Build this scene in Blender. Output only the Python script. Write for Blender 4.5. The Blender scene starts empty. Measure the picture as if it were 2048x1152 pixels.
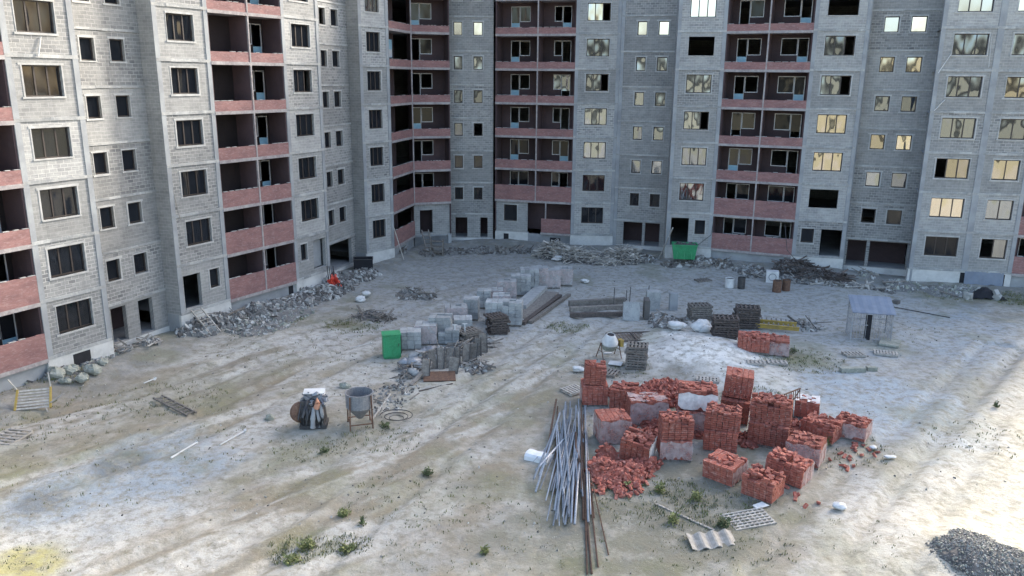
import bpy, math, random
import numpy as np
from mathutils import Vector, Matrix, Euler
R=math.radians
sc=bpy.context.scene
col=sc.collection
# ------------------------------------------------------------------ camera
CAMZ=15.604; PIT=R(14.670138); ROL=R(0.5326); FPX=1608.785
cp,sp=math.cos(PIT),math.sin(PIT); cr,sr=math.cos(ROL),math.sin(ROL)
Up0=Vector((0,sp,cp)); Rt0=Vector((1,0,0)); Fw=Vector((0,cp,-sp))
rt=Rt0*cr+Up0*sr; up=Up0*cr-Rt0*sr
cam=bpy.data.cameras.new("camera"); camo=bpy.data.objects.new("camera",cam); col.objects.link(camo)
M=Matrix.Identity(4)
for i in range(3):
    M[i][0]=rt[i]; M[i][1]=up[i]; M[i][2]=-Fw[i]
M[2][3]=CAMZ
camo.matrix_world=M
cam.sensor_width=36; cam.lens=36*FPX/2048; cam.clip_end=2000; cam.clip_start=.1
sc.camera=camo
# ------------------------------------------------------------------ light
SUN_EL=26.0; SUN_AZ=math.atan2(.70,.714)
w=bpy.data.worlds.new("World"); sc.world=w; w.use_nodes=True
nt=w.node_tree; sky=nt.nodes.new('ShaderNodeTexSky'); sky.sky_type='NISHITA'; sky.sun_disc=False
sky.sun_elevation=R(SUN_EL); sky.sun_rotation=SUN_AZ; sky.air_density=1.0; sky.dust_density=4.0; sky.ozone_density=1.0
bg=nt.nodes['Background']; bg.inputs[1].default_value=.15
nt.links.new(sky.outputs[0],bg.inputs[0])
sl=bpy.data.lights.new("sun",'SUN'); sl.energy=2.2; sl.angle=R(7); sl.color=(1,.93,.82)
so=bpy.data.objects.new("sun",sl); col.objects.link(so)
sd=Vector((math.sin(SUN_AZ)*math.cos(R(SUN_EL)),math.cos(SUN_AZ)*math.cos(R(SUN_EL)),math.sin(R(SUN_EL))))
so.rotation_euler=sd.to_track_quat('Z','Y').to_euler(); so.location=(60,80,60)
vs=sc.view_settings; vs.view_transform='Standard'; vs.look='None'; vs.gamma=1; vs.exposure=2.02
# ------------------------------------------------------------------ helpers
rnd=random.Random(7)
def ray(u,v):
    a=u-1024; b=v-576
    X=cr*a+sr*b; Y=-sr*a+cr*b
    x=X/FPX; uu=-Y/FPX
    return Vector((x,cp+uu*sp,uu*cp-sp))
def P(u,v,z=0.):
    d=ray(u,v); t=(z-CAMZ)/d.z
    return Vector((d.x*t,d.y*t,z))
class MB:
    def __init__(s): s.v=[]; s.f=[]; s.m=[]; s.c=[]; s.uv=[]
    def face(s,pts,m=0,c=(1,0,0),uv=None):
        n=len(s.v); s.v+= [tuple(p) for p in pts]; s.f.append(tuple(range(n,n+len(pts)))); s.m.append(m); s.c.append(c)
        s.uv.append(uv if uv else [(0,0)]*len(pts))
    def box(s,c,d,rot=None,m=0,jit=0.,col=(1,0,0)):
        n=len(s.v); c=Vector(c)
        for k in range(8):
            p=Vector(((k&1)-.5,((k>>1)&1)-.5,((k>>2)&1)-.5)); p=Vector((p.x*d[0],p.y*d[1],p.z*d[2]))
            if jit: p+=Vector((rnd.uniform(-jit,jit),rnd.uniform(-jit,jit),rnd.uniform(-jit,jit)))
            if rot is not None: p=rot@p
            s.v.append(tuple(p+c))
        for f in ((0,2,3,1),(4,5,7,6),(0,1,5,4),(2,6,7,3),(0,4,6,2),(1,3,7,5)):
            s.f.append(tuple(n+i for i in f)); s.m.append(m); s.c.append(col); s.uv.append([(0,0)]*4)
    def bar(s,a,b,w,h=None,m=0,col=(1,0,0),roll=0):
        a=Vector(a); b=Vector(b); d=b-a; L=d.length
        if L<1e-6: return
        q=d.to_track_quat('X','Z').to_matrix()
        if roll: q=q@Matrix.Rotation(roll,3,'X')
        s.box((a+b)/2,(L,w,h or w),q,m,0,col)
    def tube(s,pts,r,n=8,m=0,cap=True,col=(1,0,0)):
        pts=[Vector(p) for p in pts]; rs=r if isinstance(r,(list,tuple)) else [r]*len(pts)
        base=len(s.v)
        for i,p in enumerate(pts):
            d=(pts[min(i+1,len(pts)-1)]-pts[max(i-1,0)]).normalized()
            q=d.to_track_quat('Z','Y').to_matrix()
            for k in range(n):
                a=2*math.pi*k/n; s.v.append(tuple(p+q@Vector((math.cos(a)*rs[i],math.sin(a)*rs[i],0))))
        for i in range(len(pts)-1):
            for k in range(n):
                k2=(k+1)%n
                s.f.append((base+i*n+k,base+i*n+k2,base+(i+1)*n+k2,base+(i+1)*n+k)); s.m.append(m); s.c.append(col); s.uv.append([(0,0)]*4)
        if cap:
            for e in (0,len(pts)-1):
                s.f.append(tuple(base+e*n+k for k in range(n))); s.m.append(m); s.c.append(col); s.uv.append([(0,0)]*n)
    def lathe(s,c,prof,n=20,m=0,rot=None,cap=False,col=(1,0,0)):
        base=len(s.v); c=Vector(c)
        for (r,z) in prof:
            for k in range(n):
                a=2*math.pi*k/n; p=Vector((math.cos(a)*r,math.sin(a)*r,z))
                if rot is not None: p=rot@p
                s.v.append(tuple(p+c))
        for i in range(len(prof)-1):
            for k in range(n):
                k2=(k+1)%n
                s.f.append((base+i*n+k,base+i*n+k2,base+(i+1)*n+k2,base+(i+1)*n+k)); s.m.append(m); s.c.append(col); s.uv.append([(0,0)]*4)
        if cap:
            for e in (0,len(prof)-1):
                s.f.append(tuple(base+e*n+k for k in range(n))); s.m.append(m); s.c.append(col); s.uv.append([(0,0)]*n)
    def chunk(s,c,r,m=0,flat=.7,col=(1,0,0)):
        rot=Euler((rnd.uniform(0,6),rnd.uniform(0,6),rnd.uniform(0,6))).to_matrix()
        d=(r*rnd.uniform(.7,1.5),r*rnd.uniform(.6,1.2),r*rnd.uniform(.5,1)*flat)
        s.box(c,d,rot,m,r*.16,col)
    def build(s,name,mats,parent=None,smooth=False,loc=None,rotz=0):
        me=bpy.data.meshes.new(name); me.from_pydata(s.v,[],s.f)
        if not isinstance(mats,(list,tuple)): mats=[mats]
        for q in mats: me.materials.append(q)
        me.polygons.foreach_set('material_index',s.m)
        ca=me.color_attributes.new('tint','FLOAT_COLOR','CORNER')
        cc=[]
        for f,c in zip(s.f,s.c): cc+= [c[0],c[1],c[2],1.0]*len(f)
        ca.data.foreach_set('color',cc)
        uvl=me.uv_layers.new(name='uv'); fl=[]
        for u in s.uv:
            for p in u: fl+= [p[0],p[1]]
        uvl.data.foreach_set('uv',fl)
        if smooth: me.polygons.foreach_set('use_smooth',[True]*len(s.f))
        me.validate(); me.update()
        o=bpy.data.objects.new(name,me); col.objects.link(o)
        if parent: o.parent=parent
        if loc is not None: o.location=loc
        o.rotation_euler.z=rotz
        return o
def tag(o,label=None,cat=None,group=None,kind=None):
    if label: o['label']=label
    if cat: o['category']=cat
    if group: o['group']=group
    if kind: o['kind']=kind
    return o
def empty(name,loc,rz=0,label=None,cat=None,group=None):
    o=bpy.data.objects.new(name,None); col.objects.link(o); o.location=loc; o.rotation_euler.z=rz; o.empty_display_size=.3
    return tag(o,label,cat,group)
def copy_tree(o,parent=None):
    c=o.copy(); col.objects.link(c); c.parent=parent
    for ch in list(o.children): copy_tree(ch,c)
    return c
# ------------------------------------------------------------------ materials
def newmat(name):
    m=bpy.data.materials.new(name); m.use_nodes=True; n=m.node_tree.nodes; l=m.node_tree.links
    return m,n,l,n['Principled BSDF']
def mixc(n,l,f,a,b,mode='MIX'):
    x=n.new('ShaderNodeMix'); x.data_type='RGBA'; x.blend_type=mode
    for i,val in ((0,f),(6,a),(7,b)):
        if hasattr(val,'is_output') or isinstance(val,bpy.types.NodeSocket): l.new(val,x.inputs[i])
        elif i==0: x.inputs[0].default_value=val
        else: x.inputs[i].default_value=(*val,1)
    return x.outputs[2]
def noise(n,l,vec,scale,det=4,rough=.6,lo=.35,hi=.65):
    t=n.new('ShaderNodeTexNoise'); t.inputs['Scale'].default_value=scale; t.inputs['Detail'].default_value=det; t.inputs['Roughness'].default_value=rough
    l.new(vec,t.inputs['Vector'])
    r=n.new('ShaderNodeMapRange'); r.inputs[1].default_value=lo; r.inputs[2].default_value=hi; l.new(t.outputs[0],r.inputs[0])
    return r.outputs[0]
def mat(name,a,b=None,scale=3.,rough=.85,metal=0,bump=0,c=None,objrand=0.,zs=1.):
    m,n,l,p=newmat(name); tc=n.new('ShaderNodeTexCoord'); g=n.new('ShaderNodeNewGeometry')
    v=g.outputs['Position']
    if zs!=1:
        mp=n.new('ShaderNodeMapping'); mp.inputs['Scale'].default_value=(1,1,zs); l.new(v,mp.inputs[0]); v=mp.outputs[0]
    b=b or tuple(x*.7 for x in a)
    o=mixc(n,l,noise(n,l,v,scale),a,b)
    if c: o=mixc(n,l,noise(n,l,v,scale*4.3,5,.7,.5,.75),o,c)
    if objrand:
        oi=n.new('ShaderNodeObjectInfo'); mr=n.new('ShaderNodeMapRange'); mr.inputs[3].default_value=1-objrand; mr.inputs[4].default_value=1+objrand
        l.new(oi.outputs['Random'],mr.inputs[0]); cb=n.new('ShaderNodeCombineColor')
        for i in range(3): l.new(mr.outputs[0],cb.inputs[i])
        o=mixc(n,l,1.0,o,cb.outputs[0],'MULTIPLY')
    at=n.new('ShaderNodeAttribute'); at.attribute_name='tint'
    sx=n.new('ShaderNodeSeparateColor'); l.new(at.outputs['Color'],sx.inputs[0]); cb=n.new('ShaderNodeCombineColor')
    for i in range(3): l.new(sx.outputs[0],cb.inputs[i])
    o=mixc(n,l,1.0,o,cb.outputs[0],'MULTIPLY')
    l.new(o,p.inputs['Base Color']); p.inputs['Roughness'].default_value=rough; p.inputs['Metallic'].default_value=metal
    if bump:
        bn=n.new('ShaderNodeBump'); bn.inputs['Strength'].default_value=bump; bn.inputs['Distance'].default_value=.05
        l.new(noise(n,l,v,scale*5,6,.7,0,1),bn.inputs['Height']); l.new(bn.outputs[0],p.inputs['Normal'])
    return m
def wallmat(name,base,dark,mortar,brick=(.4,.2),plaster=(.36,.37,.36)):
    m,n,l,p=newmat(name); uv=n.new('ShaderNodeUVMap'); uv.uv_map='uv'; g=n.new('ShaderNodeNewGeometry'); v=g.outputs['Position']
    at=n.new('ShaderNodeAttribute'); at.attribute_name='tint'; sx=n.new('ShaderNodeSeparateColor'); l.new(at.outputs['Color'],sx.inputs[0])
    # slightly wobbly courses
    nz=n.new('ShaderNodeTexNoise'); nz.inputs['Scale'].default_value=1.3; l.new(v,nz.inputs['Vector'])
    vm=n.new('ShaderNodeVectorMath'); vm.operation='MULTIPLY_ADD'; l.new(nz.outputs['Color'],vm.inputs[0]); vm.inputs[1].default_value=(.05,.05,0); l.new(uv.outputs[0],vm.inputs[2])
    bt=n.new('ShaderNodeTexBrick'); l.new(vm.outputs[0],bt.inputs['Vector']); bt.inputs['Scale'].default_value=1
    bt.inputs['Brick Width'].default_value=brick[0]; bt.inputs['Row Height'].default_value=brick[1]; bt.inputs['Mortar Size'].default_value=.018; bt.inputs['Mortar Smooth'].default_value=.4
    bt.inputs['Color1'].default_value=(*base,1); bt.inputs['Color2'].default_value=(*dark,1); bt.inputs['Mortar'].default_value=(*mortar,1)
    smooth=mixc(n,l,noise(n,l,v,1.1,6,.65),tuple(x*1.08 for x in base),tuple((x*.5+y*.5) for x,y in zip(base,dark)))
    # smear of mortar: brick pattern visibility broken up
    vis=n.new('ShaderNodeMath'); vis.operation='MULTIPLY'; l.new(sx.outputs[1],vis.inputs[0]); l.new(noise(n,l,v,.9,5,.6,.3,.6),vis.inputs[1])
    vis.use_clamp=True
    vis2=n.new('ShaderNodeMath'); vis2.operation='MAXIMUM'; l.new(vis.outputs[0],vis2.inputs[0]); vis2.inputs[1].default_value=.30
    o=mixc(n,l,vis2.outputs[0],smooth,bt.outputs[0])
    # horizontal streaks of trowelled mortar
    mp=n.new('ShaderNodeMapping'); mp.inputs['Scale'].default_value=(.7,5.,1); l.new(uv.outputs[0],mp.inputs[0])
    o=mixc(n,l,noise(n,l,mp.outputs[0],1.3,6,.75,.5,.72),o,plaster)
    # long vertical water stains
    mp2=n.new('ShaderNodeMapping'); mp2.inputs['Scale'].default_value=(2.2,.18,1); l.new(uv.outputs[0],mp2.inputs[0])
    st=noise(n,l,mp2.outputs[0],1.6,5,.7,.55,.8)
    sm=n.new('ShaderNodeMath'); sm.operation='MULTIPLY'; l.new(st,sm.inputs[0]); sm.inputs[1].default_value=.6
    o=mixc(n,l,sm.outputs[0],o,tuple(x*.55 for x in base))
    cb=n.new('ShaderNodeCombineColor')
    for i in range(3): l.new(sx.outputs[0],cb.inputs[i])
    o=mixc(n,l,1.0,o,cb.outputs[0],'MULTIPLY')
    l.new(o,p.inputs['Base Color']); p.inputs['Roughness'].default_value=.93
    bn=n.new('ShaderNodeBump'); bn.inputs['Strength'].default_value=.35; bn.inputs['Distance'].default_value=.03
    ml=n.new('ShaderNodeMath'); ml.operation='MULTIPLY'; l.new(bt.outputs['Fac'],ml.inputs[0]); l.new(sx.outputs[1],ml.inputs[1])
    ad=n.new('ShaderNodeMath'); ad.operation='SUBTRACT'; l.new(noise(n,l,v,9,5,.7,0,1),ad.inputs[0]); l.new(ml.outputs[0],ad.inputs[1])
    l.new(ad.outputs[0],bn.inputs['Height']); l.new(bn.outputs[0],p.inputs['Normal'])
    return m
def glassmat(name,refl,dark=(.012,.014,.018),tintc=(.9,.9,.88),wav=.35):
    m,n,l,p=newmat(name); g=n.new('ShaderNodeNewGeometry'); v=g.outputs['Position']
    n.remove(p); out=n['Material Output']
    df=n.new('ShaderNodeBsdfDiffuse'); gl=n.new('ShaderNodeBsdfGlossy'); gl.inputs['Roughness'].default_value=.06; mx=n.new('ShaderNodeMixShader')
    df.inputs[0].default_value=(*dark,1)
    gl.inputs[0].default_value=(*tintc,1)
    oi=n.new('ShaderNodeObjectInfo'); mr=n.new('ShaderNodeMapRange'); mr.inputs[3].default_value=refl*.55; mr.inputs[4].default_value=min(1,refl*1.35); l.new(oi.outputs['Random'],mr.inputs[0])
    l.new(mr.outputs[0],mx.inputs[0]); l.new(df.outputs[0],mx.inputs[1]); l.new(gl.outputs[0],mx.inputs[2])
    bn=n.new('ShaderNodeBump'); bn.inputs['Strength'].default_value=wav; bn.inputs['Distance'].default_value=.16
    mp=n.new('ShaderNodeMapping'); mp.inputs['Scale'].default_value=(1.6,1.6,.55); l.new(v,mp.inputs[0])
    t=n.new('ShaderNodeTexNoise'); t.inputs['Scale'].default_value=1.2; t.inputs['Detail'].default_value=.3; l.new(mp.outputs[0],t.inputs['Vector'])
    l.new(t.outputs[0],bn.inputs['Height']); l.new(bn.outputs[0],gl.inputs['Normal'])
    l.new(mx.outputs[0],out.inputs[0])
    return m
def wrapmat(name,c,alpha):
    m,n,l,p=newmat(name); g=n.new('ShaderNodeNewGeometry'); v=g.outputs['Position']
    p.inputs['Base Color'].default_value=(*c,1); p.inputs['Roughness'].default_value=.35
    r=noise(n,l,v,2.5,4,.6,.3,.7); mr=n.new('ShaderNodeMapRange'); mr.inputs[3].default_value=alpha-.25; mr.inputs[4].default_value=alpha+.25; l.new(r,mr.inputs[0]); l.new(mr.outputs[0],p.inputs['Alpha'])
    bn=n.new('ShaderNodeBump'); bn.inputs['Strength'].default_value=.6; bn.inputs['Distance'].default_value=.05; l.new(noise(n,l,v,6,3,.6,0,1),bn.inputs['Height']); l.new(bn.outputs[0],p.inputs['Normal'])
    return m
MT=dict(
 wall=wallmat('aerated_block_wall',(.335,.335,.32),(.165,.167,.17),(.54,.53,.50),plaster=(.42,.42,.405)),
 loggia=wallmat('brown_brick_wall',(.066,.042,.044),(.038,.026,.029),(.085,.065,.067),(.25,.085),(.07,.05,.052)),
 concrete=mat('cast_concrete',(.40,.40,.385),(.27,.28,.28),1.2,.9,0,.3,(.5,.5,.47)),
 slab=mat('slab_concrete',(.36,.34,.33),(.24,.21,.21),1.5,.9,0,.3,(.46,.42,.4)),
 column=mat('grey_concrete_column',(.33,.345,.35),(.24,.25,.26),.8,.9,0,.3),
 plinth=mat('foundation_blocks',(.60,.60,.575),(.44,.44,.42),.9,.9,0,.3,(.6,.6,.57)),
 parapet=mat('red_brick_parapet',(.285,.150,.138),(.205,.11,.106),1.0,.9,0,.4,(.35,.245,.23),zs=3.),
 trim=mat('mortar_trim',(.46,.46,.44),(.33,.33,.32),2.,.9),
 dframe=mat('brown_window_frame',(.035,.026,.022),(.05,.04,.035),3,.5),
 wframe=mat('white_plastic_frame',(.62,.62,.62),(.5,.5,.5),3,.4),
 bluep=mat('pale_blue_panel',(.30,.50,.60),(.26,.44,.54),3,.5),
 glass=glassmat('window_glass',.55,tintc=(.98,.91,.78),wav=.6),
 mglass=glassmat('muted_window_glass',.30,tintc=(.80,.87,.95),wav=.6),
 dglass=glassmat('dark_window_glass',.045,wav=.3),
 skyglass=glassmat('bright_window_glass',.9,tintc=(1,1,1),wav=.08),
 wood=mat('weathered_wood',(.22,.20,.175),(.12,.105,.09),5,.9,0,.3,(.32,.30,.27),objrand=.2),
 palewood=mat('pale_wood',(.42,.40,.36),(.28,.26,.23),5,.85,0,.3,objrand=.15),
 darkwood=mat('dark_old_wood',(.10,.08,.07),(.06,.05,.045),5,.9,0,.3,(.2,.17,.15)),
 ywood=mat('yellow_painted_timber',(.42,.30,.06),(.28,.20,.07),4,.8),
 brick=mat('red_brick',(.345,.105,.070),(.25,.074,.054),1.6,.88,0,.3,(.45,.25,.20),objrand=.2),
 wrap=wrapmat('torn_plastic_wrap',(.62,.52,.50),.42),
 wrapw=wrapmat('white_plastic_wrap',(.75,.73,.71),.85),
 block=mat('grey_building_block',(.36,.37,.36),(.26,.27,.27),2.5,.9,0,.3,(.46,.46,.44),objrand=.15),
 galv=mat('galvanised_steel',(.33,.34,.35),(.24,.25,.28),4,.5,.35,0,(.5,.5,.5),objrand=.3),
 rust=mat('rusty_steel',(.17,.095,.06),(.10,.055,.04),6,.8,.2,.2,(.25,.17,.12),objrand=.2),
 white=mat('dirty_white',(.66,.66,.64),(.5,.5,.49),2.5,.7),
 foam=mat('white_foam',(.74,.74,.74),(.62,.63,.64),2.5,.8),
 green=mat('green_paint',(.035,.29,.12),(.03,.22,.09),2.5,.5,0,0,(.07,.34,.17)),
 dmetal=mat('dark_steel',(.05,.05,.055),(.09,.085,.08),4,.6,.4),
 black=mat('black_void_sheet',(.012,.013,.016),(.02,.02,.025),3,.9),  # flat black for shade in openings, also the dark tank
 redp=mat('red_orange_plastic',(.62,.075,.04),(.5,.05,.035),3,.5),
 bluegrey=mat('blue_grey_sheet',(.20,.235,.29),(.16,.19,.24),1.5,.6,0,.3),
 asb=mat('asbestos_sheet',(.36,.36,.35),(.26,.26,.255),3,.9,0,.3),
 rubble1=mat('rubble_grey',(.27,.265,.25),(.18,.175,.165),1.2,.95),
 rubble2=mat('rubble_dark',(.145,.138,.13),(.10,.093,.088),1.2,.95),
 rubble3=mat('rubble_pale',(.42,.42,.40),(.33,.33,.31),1.2,.95),
 boulder=mat('boulder_stone',(.33,.34,.29),(.2,.21,.17),1.6,.95,0,.6,(.42,.42,.38)),
 leaf=mat('weed_leaf',(.12,.145,.045),(.17,.18,.07),6,.8),
 leafd=mat('dark_weed_leaf',(.06,.085,.035),(.1,.115,.05),6,.8),
 straw=mat('dry_grass',(.22,.21,.12),(.15,.15,.08),6,.9),
)
# ------------------------------------------------------------------ ground
G_rng=np.random.RandomState(3); LAT=[G_rng.rand(256,256) for _ in range(8)]
def vn(x,y,k=0):
    L=LAT[k%8]; xi=np.floor(x).astype(int); yi=np.floor(y).astype(int); fx=x-xi; fy=y-yi
    fx=fx*fx*(3-2*fx); fy=fy*fy*(3-2*fy)
    a=L[xi&255,yi&255]; b=L[(xi+1)&255,yi&255]; c=L[xi&255,(yi+1)&255]; d=L[(xi+1)&255,(yi+1)&255]
    return (a*(1-fx)+b*fx)*(1-fy)+(c*(1-fx)+d*fx)*fy
def fbm(x,y,s,o=4,k=0):
    t=0; a=1; n=0
    for i in range(o):
        t=t+a*vn(x*s+17.3*i,y*s+5.1*i,k+i); n+=a; a*=.55; s*=2.1
    return t/n
def sst(a,b,x): t=np.clip((x-a)/(b-a),0,1); return t*t*(3-2*t)
def seg_d(x,y,pts):
    best=None
    for (a,b) in zip(pts[:-1],pts[1:]):
        dx,dy=b.x-a.x,b.y-a.y; L=dx*dx+dy*dy
        t=np.clip(((x-a.x)*dx+(y-a.y)*dy)/L,0,1); d=np.hypot(x-a.x-t*dx,y-a.y-t*dy)
        best=d if best is None else np.minimum(best,d)
    return best
def px(*l): return [P(*q) for q in l]
TRACKS=[px((-100,890),(300,800),(560,700),(800,610),(1000,555)),px((-50,1010),(350,880),(600,760),(850,640),(1010,575)),
        px((250,1160),(560,1020),(800,870),(1000,745),(1130,650)),px((560,1160),(800,960),(1020,780),(1180,640),(1300,580)),
        px((1750,1160),(1850,980),(1960,830),(2100,690)),px((1560,1160),(1700,1000),(1850,860),(2000,700))]
MOUNDS=[(P(1400,712),3.2,.85),(P(1520,775),2.6,.3),(P(1330,660),2.2,.25),(P(560,680),3,.3),(P(1930,1130),2.3,.5),(P(1700,590),3,.35),(P(1760,660),2.5,.3),(P(650,620),2.5,.25)]
WALLLINE=[Vector(p) for p in ((-25,36,0),(-21,45,0),(-13.5,62,0),(-10.5,67.5,0),(-7.5,74.5,0),(0,76,0),(9,74.2,0),(16,69,0),(24,66,0),(32,61.8,0),(40,59.8,0))]
def hg(x,y):
    x=np.asarray(x,float); y=np.asarray(y,float)
    h=(fbm(x,y,.12,3,1)-.5)*.25+(fbm(x,y,.9,4,2)-.5)*.09
    for i,t in enumerate(TRACKS):
        d=seg_d(x,y,t); h=h-.10*np.exp(-((d-.95)/.28)**2)+.05*np.exp(-((d-1.5)/.3)**2)+.03*np.exp(-(d/.4)**2)
    for c,r,a in MOUNDS: h=h+a*np.exp(-((x-c.x)**2+(y-c.y)**2)/(r*r))*(.8+.4*fbm(x,y,.7,3,4))
    dw=seg_d(x,y,WALLLINE); h=h+.45*np.exp(-(dw/1.8)**2)*(.5+fbm(x,y,.4,3,5))
    far=np.hypot(x,y-45); h=h*(1-sst(55,75,far))
    return h
_gx=np.arange(-45,60,.25); _gy=np.arange(10,95,.25); _GX,_GY=np.meshgrid(_gx,_gy); _GZ=hg(_GX,_GY)
def hz(x,y):
    fx=(x+45)/.25; fy=(y-10)/.25; i=int(fx); j=int(fy)
    if not(0<=i<len(_gx)-1 and 0<=j<len(_gy)-1): return 0.
    fx-=i; fy-=j
    return float((_GZ[j,i]*(1-fx)+_GZ[j,i+1]*fx)*(1-fy)+(_GZ[j+1,i]*(1-fx)+_GZ[j+1,i+1]*fx)*fy)
def G(u,v):
    p=P(u,v)
    for _ in range(3):
        p=P(u,v,hz(p.x,p.y))
    return p
def ground():
    def axis(lo,hi,step,far,n):
        core=np.arange(lo,hi+step,step); e=np.geomspace(1,far,n)
        return np.concatenate([lo-e[::-1]*step*2,core,core[-1]+e*step*2])
    xs=axis(-34,50,.22,1500,26); ys=axis(14,80,.22,1500,26)
    X,Y=np.meshgrid(xs,ys); Z=hg(X,Y); nx,ny=len(xs),len(ys)
    verts=np.stack([X.ravel(),Y.ravel(),Z.ravel()],1)
    i=np.arange(nx*ny).reshape(ny,nx); f=np.stack([i[:-1,:-1].ravel(),i[:-1,1:].ravel(),i[1:,1:].ravel(),i[1:,:-1].ravel()],1)
    me=bpy.data.meshes.new('ground'); me.vertices.add(len(verts)); me.vertices.foreach_set('co',verts.ravel())
    me.loops.add(f.size); me.loops.foreach_set('vertex_index',f.ravel()); me.polygons.add(len(f)); me.polygons.foreach_set('loop_start',np.arange(0,f.size,4)); me.polygons.foreach_set('loop_total',np.full(len(f),4))
    me.update(); me.polygons.foreach_set('use_smooth',[True]*len(f))
    # soil colours, with the sunlit strip on the right painted in
    def L(*c): return np.array(c)
    sand=L(.325,.308,.258); pale=L(.435,.422,.385); grey=L(.25,.25,.235); brown=L(.20,.165,.11); olive=L(.12,.125,.055); blue=L(.29,.315,.33); dark=L(.13,.13,.13)
    C=np.ones(X.shape+(3,))*sand
    def mx(c,m):
        nonlocal C
        C=C*(1-m[...,None])+c*m[...,None]
    # stretch noise along driving direction
    a=math.atan2(.75,.66); u=X*math.cos(a)+Y*math.sin(a); v=-X*math.sin(a)+Y*math.cos(a)
    mx(pale,.9*sst(.44,.60,fbm(u*.28,v,.26,6,1)))
    for pts,wd_,cl,st_ in ((((-200,1130),(100,1075),(400,1020),(800,900),(1000,790),(1150,680)),1.9,pale*1.12,.8),(((300,740),(480,722),(640,690)),1.3,pale,.8),(((1150,700),(1250,640),(1330,600)),1.,pale,.5),
        (((-50,880),(350,745),(700,690)),1.0,brown*1.1,.75),(((250,900),(500,800),(760,690),(1000,570)),.7,brown*1.2,.7),(((560,1160),(520,1060),(620,970)),1.2,brown*1.05,.75),(((900,1160),(960,1000),(1090,800)),1.0,brown*1.25,.6),(((0,980),(180,900),(420,860)),1.1,olive*1.7,.5)):
        d=seg_d(X,Y,px(*pts))+(fbm(X,Y,.4,5,5)-.5)*2.4; mx(cl,st_*(1-sst(wd_*.5,wd_*1.3,d)))
    mx(grey,.6*sst(.5,.68,fbm(u*.7,v,.3,5,2)))
    mx(brown,.6*sst(.50,.68,fbm(u*.35,v,.6,5,3))); mx(olive*1.4,.4*sst(.54,.72,fbm(u*.5,v,.22,6,0)))
    for t,wd in zip(TRACKS,(1,1,.5,.8,.25,.2)):
        d=seg_d(X,Y,t); mx(brown*1.15,wd*.65*np.exp(-((d-.95)/.35)**2)*sst(.3,.6,fbm(X,Y,.5,4,4))); mx(pale,wd*.35*np.exp(-(d/.45)**2)*sst(.3,.6,fbm(X,Y,.5,4,5)))
    def blob(c,uu,vv,r,s,k=0,e=1.):
        p=P(uu,vv); d=np.hypot((X-p.x)*1.,(Y-p.y)*e)/r+ (fbm(X,Y,.55,5,k)-.5)*1.3
        mx(c,s*(1-sst(.55,1.15,d)))
    blob(blue*1.0,1000,570,16,.6,1); blob(grey*1.05,930,530,11,.75,1); blob(blue*.8,880,540,6,.6,2); blob(grey,1250,560,13,.6,3); blob(blue*1.1,1500,590,13,.6,5)
    blob(blue*.95,1650,640,15,.55,2); blob(blue,1760,810,5.5,.8,3); blob(blue*1.05,1880,660,8,.6,4); blob(blue*1.05,250,950,4.2,.75,5); blob(dark*1.2,265,922,1.5,.8,6); blob(dark*1.3,85,1002,.95,.7,2)
    blob(pale*1.3,1390,705,4.8,.95,1); blob(pale*1.2,1520,785,3.2,.8,2); blob(blue*1.15,1760,815,5.,.7,7); blob(blue*1.1,1620,620,5,.6,3); blob(pale*1.05,640,690,4,.5,4); blob(pale*1.1,480,720,3.4,.5,2)
    blob(olive,705,652,1.9,.85,3,1.6); blob(olive,1135,655,1.3,.8,2); blob(olive*1.2,1600,725,2.4,.75,5,1.5); blob(olive,1510,800,1.6,.7,2)
    blob(brown*.8,1300,1060,4.2,.75,4); blob(grey*.8,1280,1010,4.5,.6,1); blob(olive*1.15,600,1090,1.5,.75,2,.8); blob(olive*1.3,850,1000,2.3,.3,3); blob(olive,610,900,1.6,.5,6)
    blob(brown,560,1000,2.2,.6,5); blob(brown,980,950,1.8,.5,6); blob(olive*1.1,1700,600,2.,.3,3); blob(olive*1.05,60,760,4,.4,3); blob(olive*.9,520,620,3,.5,1)
    blob(L(.36,.32,.09),60,1125,1.7,.8,2,1.4); blob(L(.05,.05,.05)*3,1930,1130,2.2,.6,2)
    blob(olive*.9,2030,600,2.2,.9,1); blob(olive*.8,1900,590,3.,.5,5)
    tm=0
    for t in TRACKS[:4]: tm=np.maximum(tm,np.exp(-(seg_d(X,Y,t)/2.1)**2))
    warp=(fbm(X,Y,.12,3,6)-.5)*3
    mx(brown*1.05,.8*tm*sst(.52,.60,fbm(u*.10,v+warp,1.9,4,2))); mx(pale*1.15,.7*tm*sst(.54,.62,fbm(u*.10,v+warp,1.6,4,5)))
    blob(L(.70,.69,.65),1395,700,4.4,.95,1,1.15); blob(L(.68,.67,.63),1440,728,2.3,.9,3); blob(L(.56,.555,.52),1530,785,2.4,.8,2); blob(L(.5,.49,.46),640,690,2.6,.6,4); blob(L(.5,.49,.46),900,790,2.2,.5,2)
    gg=L(.165,.162,.122); blob(gg,1290,1050,5.4,.9,4); blob(gg*.9,1400,990,4.2,.8,1); blob(gg*1.1,1100,1100,3.,.5,6); blob(gg*1.2,1150,880,2.,.6,2); blob(gg*1.2,960,970,1.6,.6,3); blob(gg*1.15,680,880,3.,.55,5); blob(gg*1.3,330,800,4.,.5,1)
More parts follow.
